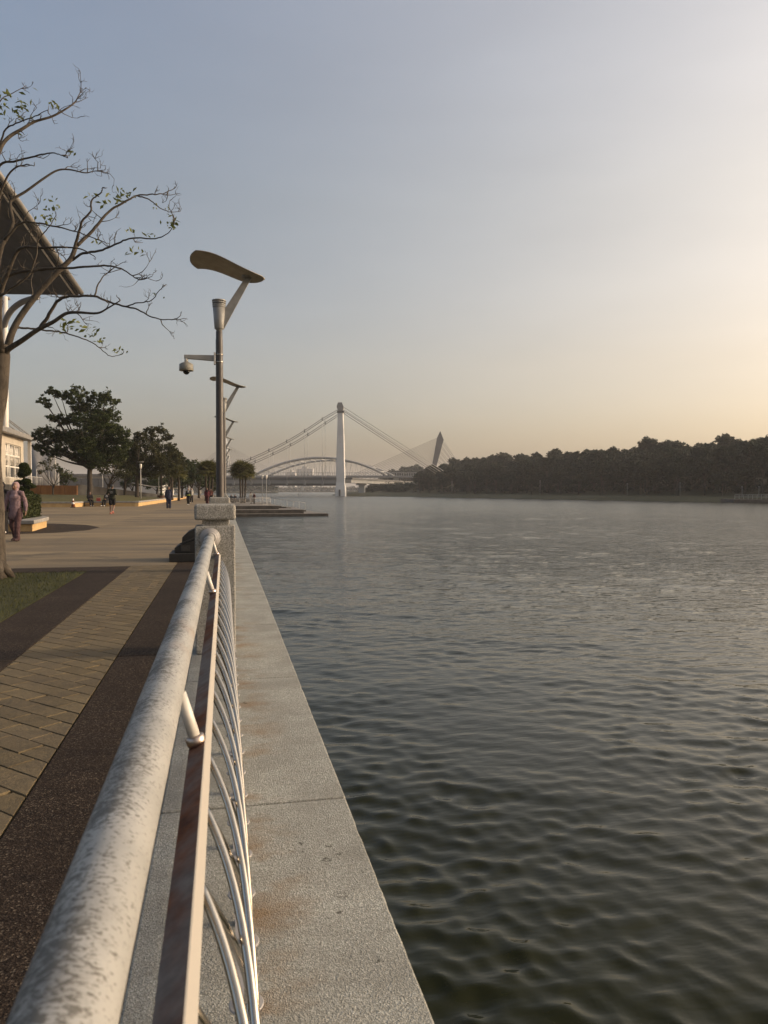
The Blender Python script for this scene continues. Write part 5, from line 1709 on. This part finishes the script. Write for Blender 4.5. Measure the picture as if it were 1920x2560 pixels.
# faded print on the back of the jersey
_pr = MB()
for r_ in range(2):
    for c_ in range(4):
        x = -.085 + .045 * c_; z = 1.235 - .075 * r_
        _pr.box(x, x + .030, .1315, .1345, z, z + .012); _pr.box(x, x + .010, .1315, .1345, z + .012, z + .05)
        if (c_ + r_) % 2: _pr.box(x + .020, x + .030, .1315, .1345, z + .012, z + .05)
        _pr.box(x + .010, x + .030, .1315, .1345, z + .042, z + .05) if (c_ % 2) else _pr.box(x + .010, x + .024, .1315, .1345, z + .026, z + .034)
_pr.build('back_print', M_PALE, run)
person('man in navy jacket and trousers walking towards the camera across the plaza', stand(422, 1271), R(0), 1.66, STAND, M_NAVY, M_NAVY, None, M_SHOE_D, tunic=.10, loose=1.12, vox=.018)
w1 = person('left one of two women in grey headscarves, bright sash at her waist', stand(471, 1262.5), R(-8), 1.58, WALK, M_BLACK, M_BLACK, M_GREYS, M_SHOE_W, vox=.02, loose=1.05)
MB().tube([(0, 0, .93), (0, 0, 1.00)], [(.185, .145), (.175, .138)], 18, ref=(1, 0, 0)).build('sash', M_LIME, w1)
person('right one of two women in grey headscarves, slightly farther back', stand(478.5, 1258), R(5), 1.60, WALK, M_PALE, M_BLACK, M_GREYS, M_SHOE_W, vox=.022)
person('woman in maroon top and trousers walking just left of the nearest post cap', stand(518, 1260.5), R(-5), 1.62, WALK, M_MAROON, cloth('dark_maroon_trousers', (.045, .012, .016)), M_BLACK, M_SHOE_D, tunic=.12, loose=1.12, vox=.02)
person('companion in dark maroon half hidden behind the woman in maroon', stand(527, 1258), R(-5), 1.55, STAND, cloth('dusky_red_cloth', (.09, .035, .03)), M_BLACK, None, M_SHOE_D, vox=.024, face=False)
person('distant walker in pale clothes far down the promenade', stand(500, 1247), R(175), 1.65, WALK, M_PALE, M_GREYS, None, M_SHOE_D, vox=.028, face=False)
jp = lambda u, D_: (at(u, 1257, D_).x, at(u, 1257, D_).y, -.466)
person('person in pale shirt standing on the jetty deck behind the fence', jp(627, 104), R(30), 1.62, STAND, M_PALE, M_GREYS, None, M_SHOE_D, vox=.024, face=False)
person('person in dark red standing on the jetty deck, right of the one in pale shirt', jp(635.5, 104), R(-50), 1.48, STAND, cloth('brick_red_cloth', (.10, .035, .028)), M_BLACK, None, M_SHOE_D, vox=.024, face=False)
bench = empty('jetty_bench', (at(585, 1257, 108).x, at(585, 1257, 108).y, -.466), 0, 'dark low bench on the jetty behind the fence', 'bench')
MB().box(-1.0, 1.2, -.2, .25, .40, .46).build('seat', M_DECK, bench)
for x in (-.85, 1.0):
    MB().box(x, x + .1, -.15, .2, 0, .40).build('leg', M_DECK, bench)
for u, lb, rz in ((578, 'person with dark hair sitting on the jetty bench, nearest the lamp post', 20), (588, 'second person sitting on the jetty bench, left of the palm trunks', -15)):
    p = at(u, 1257, 108); person(lb, (p.x, p.y, -.006), R(rz), 1.6, SIT, M_BLACK, M_BLACK, None, M_SHOE_D, seated=True, vox=.024, face=False)

bx = empty('red_box', (-10.45, 68.30, .44), R(10), 'small red box with a lid on the terrace wall between the seated people', 'box')
MB().box(-.17, .17, -.12, .12, 0, .26).build('body', simple('red_plastic', (.30, .035, .02), (.22, .028, .017), 5, .45), bx, bevel=.012)
MB().box(-.18, .18, -.13, .13, .262, .30).build('lid', simple('pale_lid', (.40, .20, .15), (.32, .15, .11), 5, .45), bx, bevel=.01)
MB().tube(spline([(-.12, 0, .30), (-.08, 0, .39), (.08, 0, .39), (.12, 0, .30)], 5), .010, 6).build('handle', M_DARK, bx)
# ================================================================== FAR BANK, FOREST, BRIDGES
M_BANK = mat_grass('bank_turf', (0.050, 0.048, 0.022), (0.085, 0.078, 0.036))
M_CONC = simple('pale_bridge_concrete', (0.58, 0.57, 0.55), (0.50, 0.49, 0.475), 0.12, .7, space='Position')
M_CONC2 = simple('grey_bridge_girder', (0.25, 0.245, 0.235), (0.20, 0.195, 0.187), 0.2, .75, space='Position')
M_CONCD = simple('dark_bridge_beam', (0.10, 0.098, 0.095), (0.07, 0.068, 0.066), 0.2, .75, space='Position')
M_CABLE = simple('cable_grey', (0.16, 0.155, 0.15), (0.12, 0.117, 0.113), 0.5, .5)
M_CABLEW = simple('pale_hanger', (0.42, 0.41, 0.39), (0.36, 0.35, 0.33), 0.5, .5)
M_ARCH = simple('arch_grey_steel', (0.30, 0.295, 0.285), (0.24, 0.235, 0.228), 0.2, .5)
M_STEELD = simple('pylon_dark_steel', (0.030, 0.033, 0.040), (0.022, 0.024, 0.029), 0.2, .5)

SHORE = [Vector(p) for p in ((150, -380), (146, -120), (140, 40), (125.1, 156.2), (113.5, 215.7), (97.6, 282.1), (84, 345), (66, 372), (60, 392), (62, 450), (80, 560), (120, 760), (180, 1000))]
def shore_at(i, t):
    a, b = SHORE[i], SHORE[i + 1]
    p = a.lerp(b, t); d = (b - a).normalized()
    return p, Vector((d.y, -d.x))
def bank_h(off, y=0.0):
    prof = [(0, -1.9), (.8, -1.55), (3, -.7), (7, -.25), (14, -.1), (28, 2.4), (60, 8.0), (110, 11.0), (220, 12), (900, 10)]
    for (a, ha), (b, hb) in zip(prof, prof[1:]):
        if off <= b: return ha + (hb - ha) * (off - a) / (b - a)
    return prof[-1][1]
def make_bank():
    offs = [0, .8, 3, 7, 14, 28, 60, 110, 220, 900]
    vs, fs, rows = [], [], 0
    rnd = random.Random(4)
    for i in range(len(SHORE) - 1):
        n = 12
        for k in range(n + (1 if i == len(SHORE) - 2 else 0)):
            p, nr = shore_at(i, k / n)
            if k == 0 and i > 0: nr = (nr + shore_at(i - 1, 0)[1]).normalized()
            w_ = rnd.uniform(-.35, .35)
            for j, of in enumerate(offs):
                q = p + nr * (of + w_ * min(1, of + .3))
                vs.append((q.x, q.y, bank_h(of) + (rnd.uniform(-.12, .12) if j > 1 else 0)))
            rows += 1
    m = len(offs)
    for r_ in range(rows - 1):
        for j in range(m - 1):
            fs.append((r_ * m + j, r_ * m + j + 1, (r_ + 1) * m + j + 1, (r_ + 1) * m + j))
    o = MB().add(vs, fs, True).build('lake_bank', M_BANK)
    tag(o, kind='structure')
make_bank()

# ---- forest trees: a few shapes, copied as individuals
def forest_shape(seed, h, wide, high_crown):
    rng = np.random.default_rng(seed); rnd = random.Random(seed)
    cl = []
    z0 = h * (0.55 if high_crown else 0.30)
    for k in range(10 if not high_crown else 7):
        a = rnd.uniform(0, 6.28); r = wide * rnd.uniform(.15, .75)
        z = z0 + (h - z0) * rnd.uniform(.1, .88)
        tp = 1 - .5 * max(0, (z - z0) / (h - z0) - .35)
        cl.append((r * tp * math.cos(a), r * tp * math.sin(a), z, wide * rnd.uniform(.34, .52)))
    cl.append((0, 0, h * .84, wide * .42))
    C = clump_points(cl, 46, rng)
    V, Fc = leaf_quads(C, .46, rng, .6, .3)
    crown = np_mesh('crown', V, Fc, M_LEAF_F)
    t = MB()
    t.tube([(0, 0, -1.5), (.05, 0, h * .3), (0, .1, h * .6), (.1, 0, h * .85)], [.24, .19, .15, .05], 7)
    for c in cl[:6]:
        t.tube([(0, 0, z0 * rnd.uniform(.6, 1.0)), c[:3]], [.10, .04], 5, cap=None)
    return crown, t.mesh('trunk', M_BARK)
SHAPES = [forest_shape(31 + i, h, w_, hc) for i, (h, w_, hc) in enumerate([(11, 5.0, False), (12.0, 4.7, False), (10.4, 5.4, False), (13, 3.8, True), (11, 4.2, True), (8, 4.0, True)])]
def plant(k, x, y, z, s, rz, label):
    c, t = SHAPES[k]
    root = empty('forest_tree', (x, y, z), rz, label, 'tree', 'trees of the wood on the right bank')
    root.scale = (s, s, s * random.uniform(.92, 1.1))
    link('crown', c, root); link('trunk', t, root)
def u_of(q):
    v = Vector((q.x, q.y, 0)) - CAM
    return CX + F_PX * v.dot(RT) / v.dot(FW)
def forest():
    rnd = random.Random(21)
    n = 0
    # front row with visible trunks
    for i in range(3, 8):
        a, b = SHORE[i], SHORE[i + 1]
        L = (b - a).length
        k = 0.0
        while k < L:
            p, nr = shore_at(i, k / L)
            of = rnd.uniform(11, 19)
            q = p + nr * of
            if u_of(q) < 1040:
                k += 4; continue
            plant(rnd.choice((3, 4, 5, 5)), q.x, q.y, bank_h(of), rnd.uniform(.75, 1.05), rnd.uniform(0, 6.28), 'slim pale-trunked tree in the front row of the dark wood on the right bank')
            n += 1
            k += rnd.uniform(3.6, 7.5)
    # the slope behind
    for row, (of0, of1, step) in enumerate(((20, 28, 6.0), (32, 42, 5.6), (48, 60, 5.3), (66, 82, 7.5))):
        for i in range(3, 9):
            a, b = SHORE[i], SHORE[i + 1]
            L = (b - a).length
            k = rnd.uniform(0, 4)
            while k < L:
                p, nr = shore_at(i, k / L)
                of = rnd.uniform(of0, of1)
                q = p + nr * of
                if u_of(q) < (1030, 1045, 1075, 1110)[row]:
                    k += step; continue
                s = rnd.uniform(.84, 1.12) * float(np.interp(u_of(q), [1030, 1260], [.58, 1.0]))
                plant(rnd.choice((0, 1, 2, 2, 0)), q.x, q.y, bank_h(of) - .3, s, rnd.uniform(0, 6.28), ('tree on the lower slope of the dark wood on the right bank', 'tree halfway up the dark wood on the right bank', 'tree high up the dark wood, its crown on the skyline', 'tree on the skyline of the dark wood on the right bank')[row])
                n += 1
                k += step * rnd.uniform(.7, 1.3)
    # beyond the pylon, behind the approach viaduct
    for _ in range(60):
        u = rnd.uniform(925, 1185); D = rnd.uniform(655, 760)
        p = at(u, 1226, D)
        want = (1226 - float(np.interp(u, [925, 960, 985, 1030, 1120, 1185], [1202, 1190, 1172, 1166, 1168, 1154]))) * D / F_PX
        plant(rnd.choice((0, 1, 2)), p.x, p.y, -.4, want / 11.0 * rnd.uniform(.75, 1.03), rnd.uniform(0, 6.28), 'tree behind the approach viaduct, right of the white bridge pylon')
        n += 1
    return n
N_FOREST = forest()
# undergrowth at the foot of the wood
def undergrowth():
    rng = np.random.default_rng(8)
    C = []
    for i in range(3, 9):
        a, b = SHORE[i], SHORE[i + 1]
        L = (b - a).length
        for _ in range(int(L * 1.3)):
            p, nr = shore_at(i, rng.uniform(0, 1)); of = rng.uniform(17, 34)
            q = p + nr * of
            r = rng.uniform(.8, 2.2)
            C.append(np.array([q.x, q.y, bank_h(of) + r * .6]) + rng.normal(0, .55, (70, 3)) * r * np.array([1, 1, .8]))
    V, Fc = leaf_quads(np.concatenate(C), .42, rng)
    tag(link('undergrowth', np_mesh('undergrowth', V, Fc, M_LEAF_F)), 'dark tangled undergrowth at the foot of the wood on the right bank', 'shrubs', kind='stuff')
undergrowth()

# slim lamp posts and a small deck on the right bank
for i, (u, vt, D) in enumerate(((1130, 1205, 330), (1350, 1203, 270), (1568, 1210, 235), (1700, 1208, 215), (1855, 1218, 196), (1897, 1218, 192))):
    p = at(u, 1247, D); p.z = -.3
    lb = ['leftmost', 'second from left', 'third from left', 'third from right', 'second from right', 'rightmost'][i]
    root = empty('bank_lamp', p, 0, f'slim pale lamp post on the right bank, {lb} of six', 'lamp post', 'lamp posts on the right bank')
    h = at(u, vt, D).z - p.z
    MB().lathe([(.08, 0), (.06, h)], 8).build('pole', M_LAMPG, root)
    MB().ball((0, 0, h + .1), (.20, .20, .14), 8, 6).build('lantern', M_LAMPG, root)
dk = empty('bank_deck', at(1880, 1255, 181), 0, 'low dark viewing deck with railing at the right edge of the far bank', 'deck')
o = dk.location.copy()
Mx = Matrix.Rotation(-YAW - R(8), 4, 'Z')
dk.location.z = 0
MB().box(-4.5, 16, -1.2, 9, -1.9, -.75, Mx).build('platform', M_DECK, dk)
for k in range(20):
    MB().tube([Mx @ Vector((-4.2 + k, -1.0, -.75)), Mx @ Vector((-4.2 + k, -1.0, .3))], .04, 5).build('post', M_CABLEW, dk)
for z in (-.2, .3):
    MB().tube([Mx @ Vector((-4.2, -1.0, z)), Mx @ Vector((15.8, -1.0, z))], .045, 5).build('rail', M_CABLEW, dk)

# ---- bridges: local frames across the view
E1 = Vector((RT.x, RT.y, 0)); E2 = Vector((FW.x, FW.y, 0)).normalized()
def frame(u, D):
    o = at(u, 1226, D); o.z = 0
    return o
def across(mb, s0, s1, w0, w1, z0, z1):
    M_ = Matrix(((E1.x, E2.x, 0, 0), (E1.y, E2.y, 0, 0), (0, 0, 1, 0), (0, 0, 0, 1)))
    return mb.box(s0, s1, w0, w1, z0, z1, M_)
def q3(s, w, z): return E1 * s + E2 * w + Vector((0, 0, z))

def suspension():
    D = 388.0; S = D / F_PX; u0 = 852
    O = frame(u0, D)
    root = empty('suspension_bridge', O, 0, 'suspension bridge with a tall white pylon, draped cables and grey deck over the lake', 'bridge')
    def zz(v): return EYE + (1226 - v) * S
    def ss(u): return (u - u0) * S
    # pylon, tapered, flared foot
    prof = [(1241.5, 13.6, 4.6), (1226, 12.6, 4.2), (1206, 11.0, 3.6), (1120, 9.3, 3.0), (1030, 6.6, 2.3), (1028, 6.6, 2.3)]
    vs, fs = [], []
    for v, wpx, dep in prof:
        hw = wpx * S
        z = zz(v) if v < 1240 else WATER_Z - 2
        vs += [q3(-hw, -dep, z), q3(hw, -dep, z), q3(hw, dep, z), q3(-hw, dep, z)]
    for i in range(len(prof) - 1):
        for k in range(4):
            fs.append((i * 4 + k, i * 4 + (k + 1) % 4, i * 4 + 4 + (k + 1) % 4, i * 4 + 4 + k))
    py = MB().add(vs, fs).build('pylon', M_CONC, root, bevel=.25, seg=1)
    hx = [(-6, 1028), (-9.5, 1019), (-6, 1008), (4, 1008), (8, 1019), (6, 1028)]
    mb = MB(); n = len(hx)
    vs = [q3((u + .0) * S, -2.6, zz(v)) for u, v in hx] + [q3(u * S, 2.6, zz(v)) for u, v in hx]
    mb.add(vs, [tuple(range(n)), tuple(range(2 * n - 1, n - 1, -1))] + [(i, n + i, n + (i + 1) % n, (i + 1) % n) for i in range(n)])
    mb.build('pylon_head', M_CONC2, py)
    across(MB(), ss(843.5), ss(861), -2.9, 2.9, zz(1033), zz(1028.5)).build('saddle_band', M_CONCD, py)
    across(MB(), ss(848), ss(852.5), -4.75, -4.3, zz(1240), zz(1224)).build('access_door', M_CONCD, py)
    # deck
    x0, x1 = ss(430), ss(841.5)
    across(MB(), x0, x1, -3.4, 3.4, zz(1209), zz(1199.2)).build('girder', M_CONC2, root)
    across(MB(), x0, x1, -2.4, 2.4, zz(1214.5), zz(1209.02)).build('shadow_flange', M_CONCD, root)  # dark flange colour carries the shadow under the girder
    across(MB(), x0, x1, -4.0, 4.0, zz(1199.1), zz(1193.5)).build('deck_beam', M_CONCD, root)
    bm = across(MB(), -.55, .55, -4.6, -3.45, zz(1212), zz(1203)).mesh('hanger_bracket', M_CONC2)
    hu = [808, 764, 720, 676, 631, 588, 545, 502, 460]
    # main cables
    cab = [(845.5, 1026), (808, 1049), (764, 1078), (720, 1104), (676, 1126), (631, 1146), (588, 1162), (545, 1175), (502, 1183), (440, 1189)]
    for w_ in (-4.2, 4.2):
        for dz in (0, -1.0):
            pts = spline([q3(ss(u) + (1.0 if w_ > 0 else 0), w_ * (.45 if i == 0 else 1), zz(v) + dz - (1.1 if w_ > 0 else 0)) for i, (u, v) in enumerate(cab)], 4)
            MB().tube(pts, .135, 6).build('main_cable', M_CABLE, root)
    for i, u in enumerate(hu):
        v = np.interp(-u, [-c[0] for c in cab], [c[1] for c in cab])
        for w_, du in ((-4.2, 0), (4.2, 4)):
            h_ = MB().tube([q3(ss(u + du), w_, zz(v) - (1.1 if w_ > 0 else 0)), q3(ss(u + du), w_, zz(1203))], .10, 5).build('hanger', M_CABLEW, root)
            MB().tube([q3(ss(u + du), w_, zz(v) - (1.1 if w_ > 0 else 0) - 1.0), q3(ss(u + du), w_, zz(v) - (1.1 if w_ > 0 else 0) + .8)], .24, 6).build('cable_clamp', M_CABLE, h_)
        link('hanger_bracket', bm, root, q3(ss(u), 0, 0))
    # back stays
    for (ue, ve, w_, dv) in ((1102, 1193, -3, 9), (1109, 1191.5, -2, 3), (1139, 1202, 3, -1), (1144, 1198.6, 4, -8)):
        a = q3(ss(860), w_ * .5, zz(1026 + dv)); b = q3(ss(ue), w_, zz(ve))
        e = a + (b - a) * (a.z + 1.0) / (a.z - b.z)
        MB().tube([a, e], .13, 6).build('back_stay', M_CABLE if w_ < 0 else M_CABLEW, root)
    # approach viaduct, swinging away to the right
    pts = [(862, 388), (905, 420), (953, 470), (1000, 525), (1050, 580), (1105, 640)]
    for i in range(len(pts) - 1):
        a = frame(*pts[i]) - O; b = frame(*pts[i + 1]) - O
        d = (b - a); L = d.length; d.normalize(); nr = Vector((-d.y, d.x, 0))
        M_ = Matrix(((d.x, nr.x, 0, a.x), (d.y, nr.y, 0, a.y), (0, 0, 1, 0), (0, 0, 0, 1)))
        MB().box(0, L, -3.4, 3.4, 5.2, 6.9, M_).build('viaduct_girder', M_CONC2, root)
        MB().box(0, L, -4, 4, 6.91, 7.8, M_).build('viaduct_deck', M_CONCD, root)
        if i > 0:
            pm = MB().box(-1.1, 1.1, -1.6, 1.6, -3, 4.2, M_).box(-1.6, 1.6, -3.0, 3.0, 4.2, 5.19, M_)
            pm.build('pier', M_CONC, root)
suspension()

def arch():
    D = 560.0; S = D / F_PX; u0 = 800
    O = frame(u0, D)
    root = empty('arch_bridge', O, 0, 'grey steel arch bridge with zigzag hangers behind the white pylon', 'bridge')
    zz = lambda v: EYE + (1226 - v) * S
    ss = lambda u: (u - u0) * S
    def arc_(uL, uR, vfoot, vtop, n=26):
        out = []
        for i in range(n + 1):
            t = -1 + 2 * i / n
            out.append((uL + (uR - uL) * i / n, vtop + (vfoot - vtop) * abs(t) ** 2.05))
        return out
    A = arc_(640, 968, 1190, 1146); B = arc_(662, 990, 1192, 1150)
    for pts, w_ in ((A, -9), (B, 9)):
        MB().tube([q3(ss(u), w_, zz(v)) for u, v in pts], .95 if w_ < 0 else .75, 8).build('arch_rib', M_ARCH, root)
    for i in range(2, 25, 2):
        a, b = A[i], B[i]
        MB().tube([q3(ss(a[0]), -9, zz(a[1])), q3(ss(b[0]), 9, zz(b[1]))], .35, 5).build('cross_brace', M_ARCH, root)
    dv = 1190
    for i in range(2, 25):
        u, v = A[i]
        for du in (-4.5, 4.5):
            MB().tube([q3(ss(u), -9, zz(v)), q3(ss(u + du), -8.5, zz(dv))], .14, 4).build('hanger', M_CABLEW, root)
    across(MB(), ss(430), ss(1090), -10, 10, zz(1194), zz(1189.5)).build('deck', M_CONC2, root)
    across(MB(), ss(430), ss(1090), -10.3, -10.05, zz(1183.2), zz(1182.2)).build('parapet_rail', M_CABLEW, root)
    pm = across(MB(), -.16, .16, -10.28, -10.1, zz(1190), zz(1182.8)).mesh('parapet_post', M_CABLEW)
    for k in range(110):
        link('parapet_post', pm, root, q3(ss(440 + k * 5.8), 0, 0))
    for u in (470, 990, 1060):
        across(MB(), ss(u) - 2, ss(u) + 2, -6, 6, WATER_Z - 2, zz(1194.1)).build('pier', M_CONC, root)
arch()

def stayed_right():
    D = 800.0; S = D / F_PX; u0 = 1080
    O = frame(u0, D)
    root = empty('cable_stayed_bridge', O, 0, 'cable-stayed bridge with one leaning sail-shaped pylon, right of the white pylon', 'bridge')
    zz = lambda v: EYE + (1226 - v) * S
    ss = lambda u: (u - u0) * S
    poly = [(1071, 1200), (1078, 1176), (1092, 1095), (1100, 1078.5), (1108.5, 1100), (1088, 1176), (1083, 1200)]
    n = len(poly)
    vs = [q3(ss(u), -2.5, zz(v)) for u, v in poly] + [q3(ss(u), 2.5, zz(v)) for u, v in poly]
    py = MB().add(vs, [tuple(range(n)), tuple(range(2 * n - 1, n - 1, -1))] + [(i, n + i, n + (i + 1) % n, (i + 1) % n) for i in range(n)]).build('pylon', M_STEELD, root)
    MB().add([q3(ss(u), w_, zz(v)) for w_ in (-2.6, 2.6) for u, v in ((1067, 1228), (1077, 1168), (1089.5, 1168), (1085, 1228))], [(0, 1, 2, 3), (7, 6, 5, 4), (0, 4, 5, 1), (1, 5, 6, 2), (2, 6, 7, 3), (3, 7, 4, 0)]).build('pylon_foot', M_CONC, py)
    for k in range(19):
        t = k / 18
        a = q3(ss(1091.5 - 10 * t), 0, zz(1096 + 58 * t)); b = q3(ss(860 + 190 * t), -6, zz(1197))
        MB().tube([a, b], .15, 4).build('stay', M_STEELD, root)
    for k in range(15):
        t = k / 14
        a = q3(ss(1108 - 15 * t), 0, zz(1101 + 52 * t)); b = q3(ss(1172 - 40 * t), 6 - 12 * (k % 2), zz(1190))
        MB().tube([a, b], .16, 4).build('back_stay', M_CABLEW if k % 3 == 0 else M_STEELD, root)
    across(MB(), ss(840), ss(1130), -14, 14, zz(1200), zz(1197)).build('deck', M_CONCD, root)
    for u in (905, 1100):
        across(MB(), ss(u) - 2.5, ss(u) + 2.5, -10, 10, WATER_Z - 2, zz(1200.1)).build('pier', M_CONC, root)
stayed_right()

def stayed_left():
    D = 720.0; S = D / F_PX; u0 = 566
    O = frame(u0, D)
    root = empty('cable_stayed_bridge', O, 0, 'cable-stayed bridge with a pale lattice mast right behind the nearest lamp post', 'bridge')
    zz = lambda v: EYE + (1226 - v) * S
    ss = lambda u: (u - u0) * S
    top = [(562, 1098), (566, 1098)]
    for w_ in (-2, 2):
        for (ub, ut) in ((562.5, 563), (577, 566.5)):
            MB().tube([q3(ss(ub), w_ * 3, zz(1196)), q3(ss(ut), w_ * .5, zz(1098))], .45, 6).build('mast_leg', M_CONC, root)
    for k in range(14):
        t, t2 = k / 14, (k + 1) / 14
        l0, l1 = 562.5 + .5 * t, 562.5 + .5 * t2
        r0, r1 = 577 - 10.5 * t, 577 - 10.5 * t2
        v0, v1 = 1196 - 98 * t, 1196 - 98 * t2
        w_ = -6 + 5 * t
        MB().tube([q3(ss(l0), w_, zz(v0)), q3(ss(r1), w_, zz(v1))], .20, 4).build('brace', M_CONC, root)
        MB().tube([q3(ss(r0), w_, zz(v0)), q3(ss(l1), w_, zz(v1))], .20, 4).build('brace', M_CONC, root)
    for k in range(22):
        t = k / 21
        MB().tube([q3(ss(567 + 3 * t), 0, zz(1112 + 66 * t)), q3(ss(716 - 128 * t), -4, zz(1194))], .085, 4).build('stay', M_CABLE, root)
        MB().tube([q3(ss(562), 0, zz(1112 + 66 * t)), q3(ss(462 + 80 * t), -4, zz(1194))], .11, 4).build('stay', M_CABLE, root)
    across(MB(), ss(400), ss(760), -8, 8, zz(1199), zz(1194.2)).build('deck', M_CONC2, root)
    for u in (470,):
        across(MB(), ss(u) - 2, ss(u) + 2, -6, 6, WATER_Z - 2, zz(1199.1)).build('pier', M_CONC, root)
stayed_left()

# ---- far shore under the bridges
def far_wood(name, label, D0, D1, u0, u1, vtop, n, seed, leaf):
    rng = np.random.default_rng(seed)
    C = []
    for _ in range(n):
        u = rng.uniform(u0, u1); D = rng.uniform(D0, D1)
        top = EYE + (1226 - vtop - rng.uniform(-1, 6)) * D / F_PX
        p = at(u, 1226, D)
        r = max(1.6, (top + 1.5) * .38)
        C.append(np.array([p.x, p.y, max(.5, top - r)]) + rng.normal(0, .5, (60, 3)) * np.array([r * 1.25, r * 1.25, r]))
    V, Fc = leaf_quads(np.concatenate(C), leaf, rng)
    tag(link(name, np_mesh(name, V, Fc, M_LEAF_F)), label, 'wood', kind='stuff')
far_wood('far_wood', 'hazy far wood on the shore below the bridge deck, left part', 800, 900, 440, 688, 1209, 240, 2, .9)
far_wood('farther_wood', 'very hazy low wood beyond the bridges', 1350, 1600, 380, 900, 1217, 300, 3, 1.5)
fs_ = MB()
for (D0, D1, ua, ub, z) in ((790, 1000, 380, 695, -.6), (1250, 1700, 300, 900, -.2)):
    a, b, c, d = (at(ua, 1226, D0), at(ub, 1226, D0), at(ub, 1226, D1), at(ua, 1226, D1))
    top = [(p.x, p.y, z) for p in (a, b, c, d)]; bot = [(p.x, p.y, WATER_Z - 2) for p in (a, b, c, d)]
    fs_.add(bot + top, [(4, 5, 6, 7), (0, 1, 5, 4), (1, 2, 6, 5), (2, 3, 7, 6), (3, 0, 4, 7)])
tag(fs_.build('far_shore', M_BANK), kind='structure')
hl = MB()
n = 60
vs, fc = [], []
for i in range(n + 1):
    u = -1500 + 4600 * i / n
    p = at(u, 1226, 3200 + 300 * math.sin(i * .7))
    h = 22 + 9 * math.sin(i * .9) + 6 * math.sin(i * 2.3 + 1)
    if 560 < u < 1000: h *= .6
    vs += [(p.x, p.y, -3), (p.x + FW.x * 120, p.y + FW.y * 120, h), (p.x + FW.x * 500, p.y + FW.y * 500, h * .8)]
for i in range(n):
    for k in range(2):
        fc.append((i * 3 + k, i * 3 + 3 + k, i * 3 + 4 + k, i * 3 + 1 + k))
tag(hl.add(vs, fc, True).build('far_hills', M_BANK), kind='structure')

def block(u0, u1, v, D, label, dep=30):
    p = at((u0 + u1) / 2, 1226, D); p.z = 0
    root = empty('far_block', p, -YAW, label, 'building')
    S = D / F_PX
    hw = (u1 - u0) / 2 * S; h = EYE + (1226 - v) * S
    m = simple('far_block_wall', (.34, .33, .32), (.30, .29, .28), .05, .8)
    MB().box(-hw, hw, 0, dep, -2, h).build('wall', m, root)
    MB().box(-hw * .4, hw * .3, 4, dep - 4, h, h + 5).build('roof_plant', m, root)
    nx, nz = max(4, int(hw / 3.2)), max(3, int(h / 7))
    wm = MB().box(-1.3, 1.3, -.3, .1, -1.6, 1.6).mesh('window', M_GLASS)
    for i in range(nx):
        for j in range(nz):
            link('window', wm, root, (-hw + (i + .5) * 2 * hw / nx, 0, 6 + j * (h - 8) / nz))
block(742, 782, 1172, 1750, 'broad hazy apartment block behind the arch bridge')
block(718, 738, 1180, 1900, 'smaller hazy block left of the broad apartment block, behind the arch')

# small things on the water
by = empty('buoy', at(747.5, 1237, 470), 0, 'small dark buoy floating on the lake left of the white pylon', 'buoy'); by.location.z = WATER_Z
MB().lathe([(.55, -.4), (.6, .1), (.2, .5), (.12, 1.6), (.02, 1.9)], 12).build('body', M_DARK, by)
sg = empty('water_sign', at(757, 1229, 600), 0, 'white marker board standing in the lake under the bridge', 'sign'); sg.location.z = WATER_Z
_m = Matrix.Rotation(-YAW, 4, 'Z')
MB().box(-1.1, 1.1, -.1, .1, 2.6, 6.6, _m).build('board', M_WHITEP, sg)
MB().box(-.15, .15, -.1, .1, -2, 2.6, _m).build('post', M_LAMPG, sg)

# ---- haze
hz_m = bpy.data.materials.new('haze_air')
hz_m.use_nodes = True
hz_m.node_tree.nodes.clear()
_o = hz_m.node_tree.nodes.new('ShaderNodeOutputMaterial')
_v = hz_m.node_tree.nodes.new('ShaderNodeVolumePrincipled')
_v.inputs['Color'].default_value = (0.87, 0.86, 0.88, 1)
_v.inputs['Density'].default_value = 0.00024
_v.inputs['Anisotropy'].default_value = 0.10
hz_m.node_tree.links.new(_v.outputs[0], _o.inputs['Volume'])
hz = MB().box(-3400, 3400, -460, 4700, -6.0, 84).build('haze', hz_m)
tag(hz, 'pale evening haze over the lake', 'haze', kind='stuff')
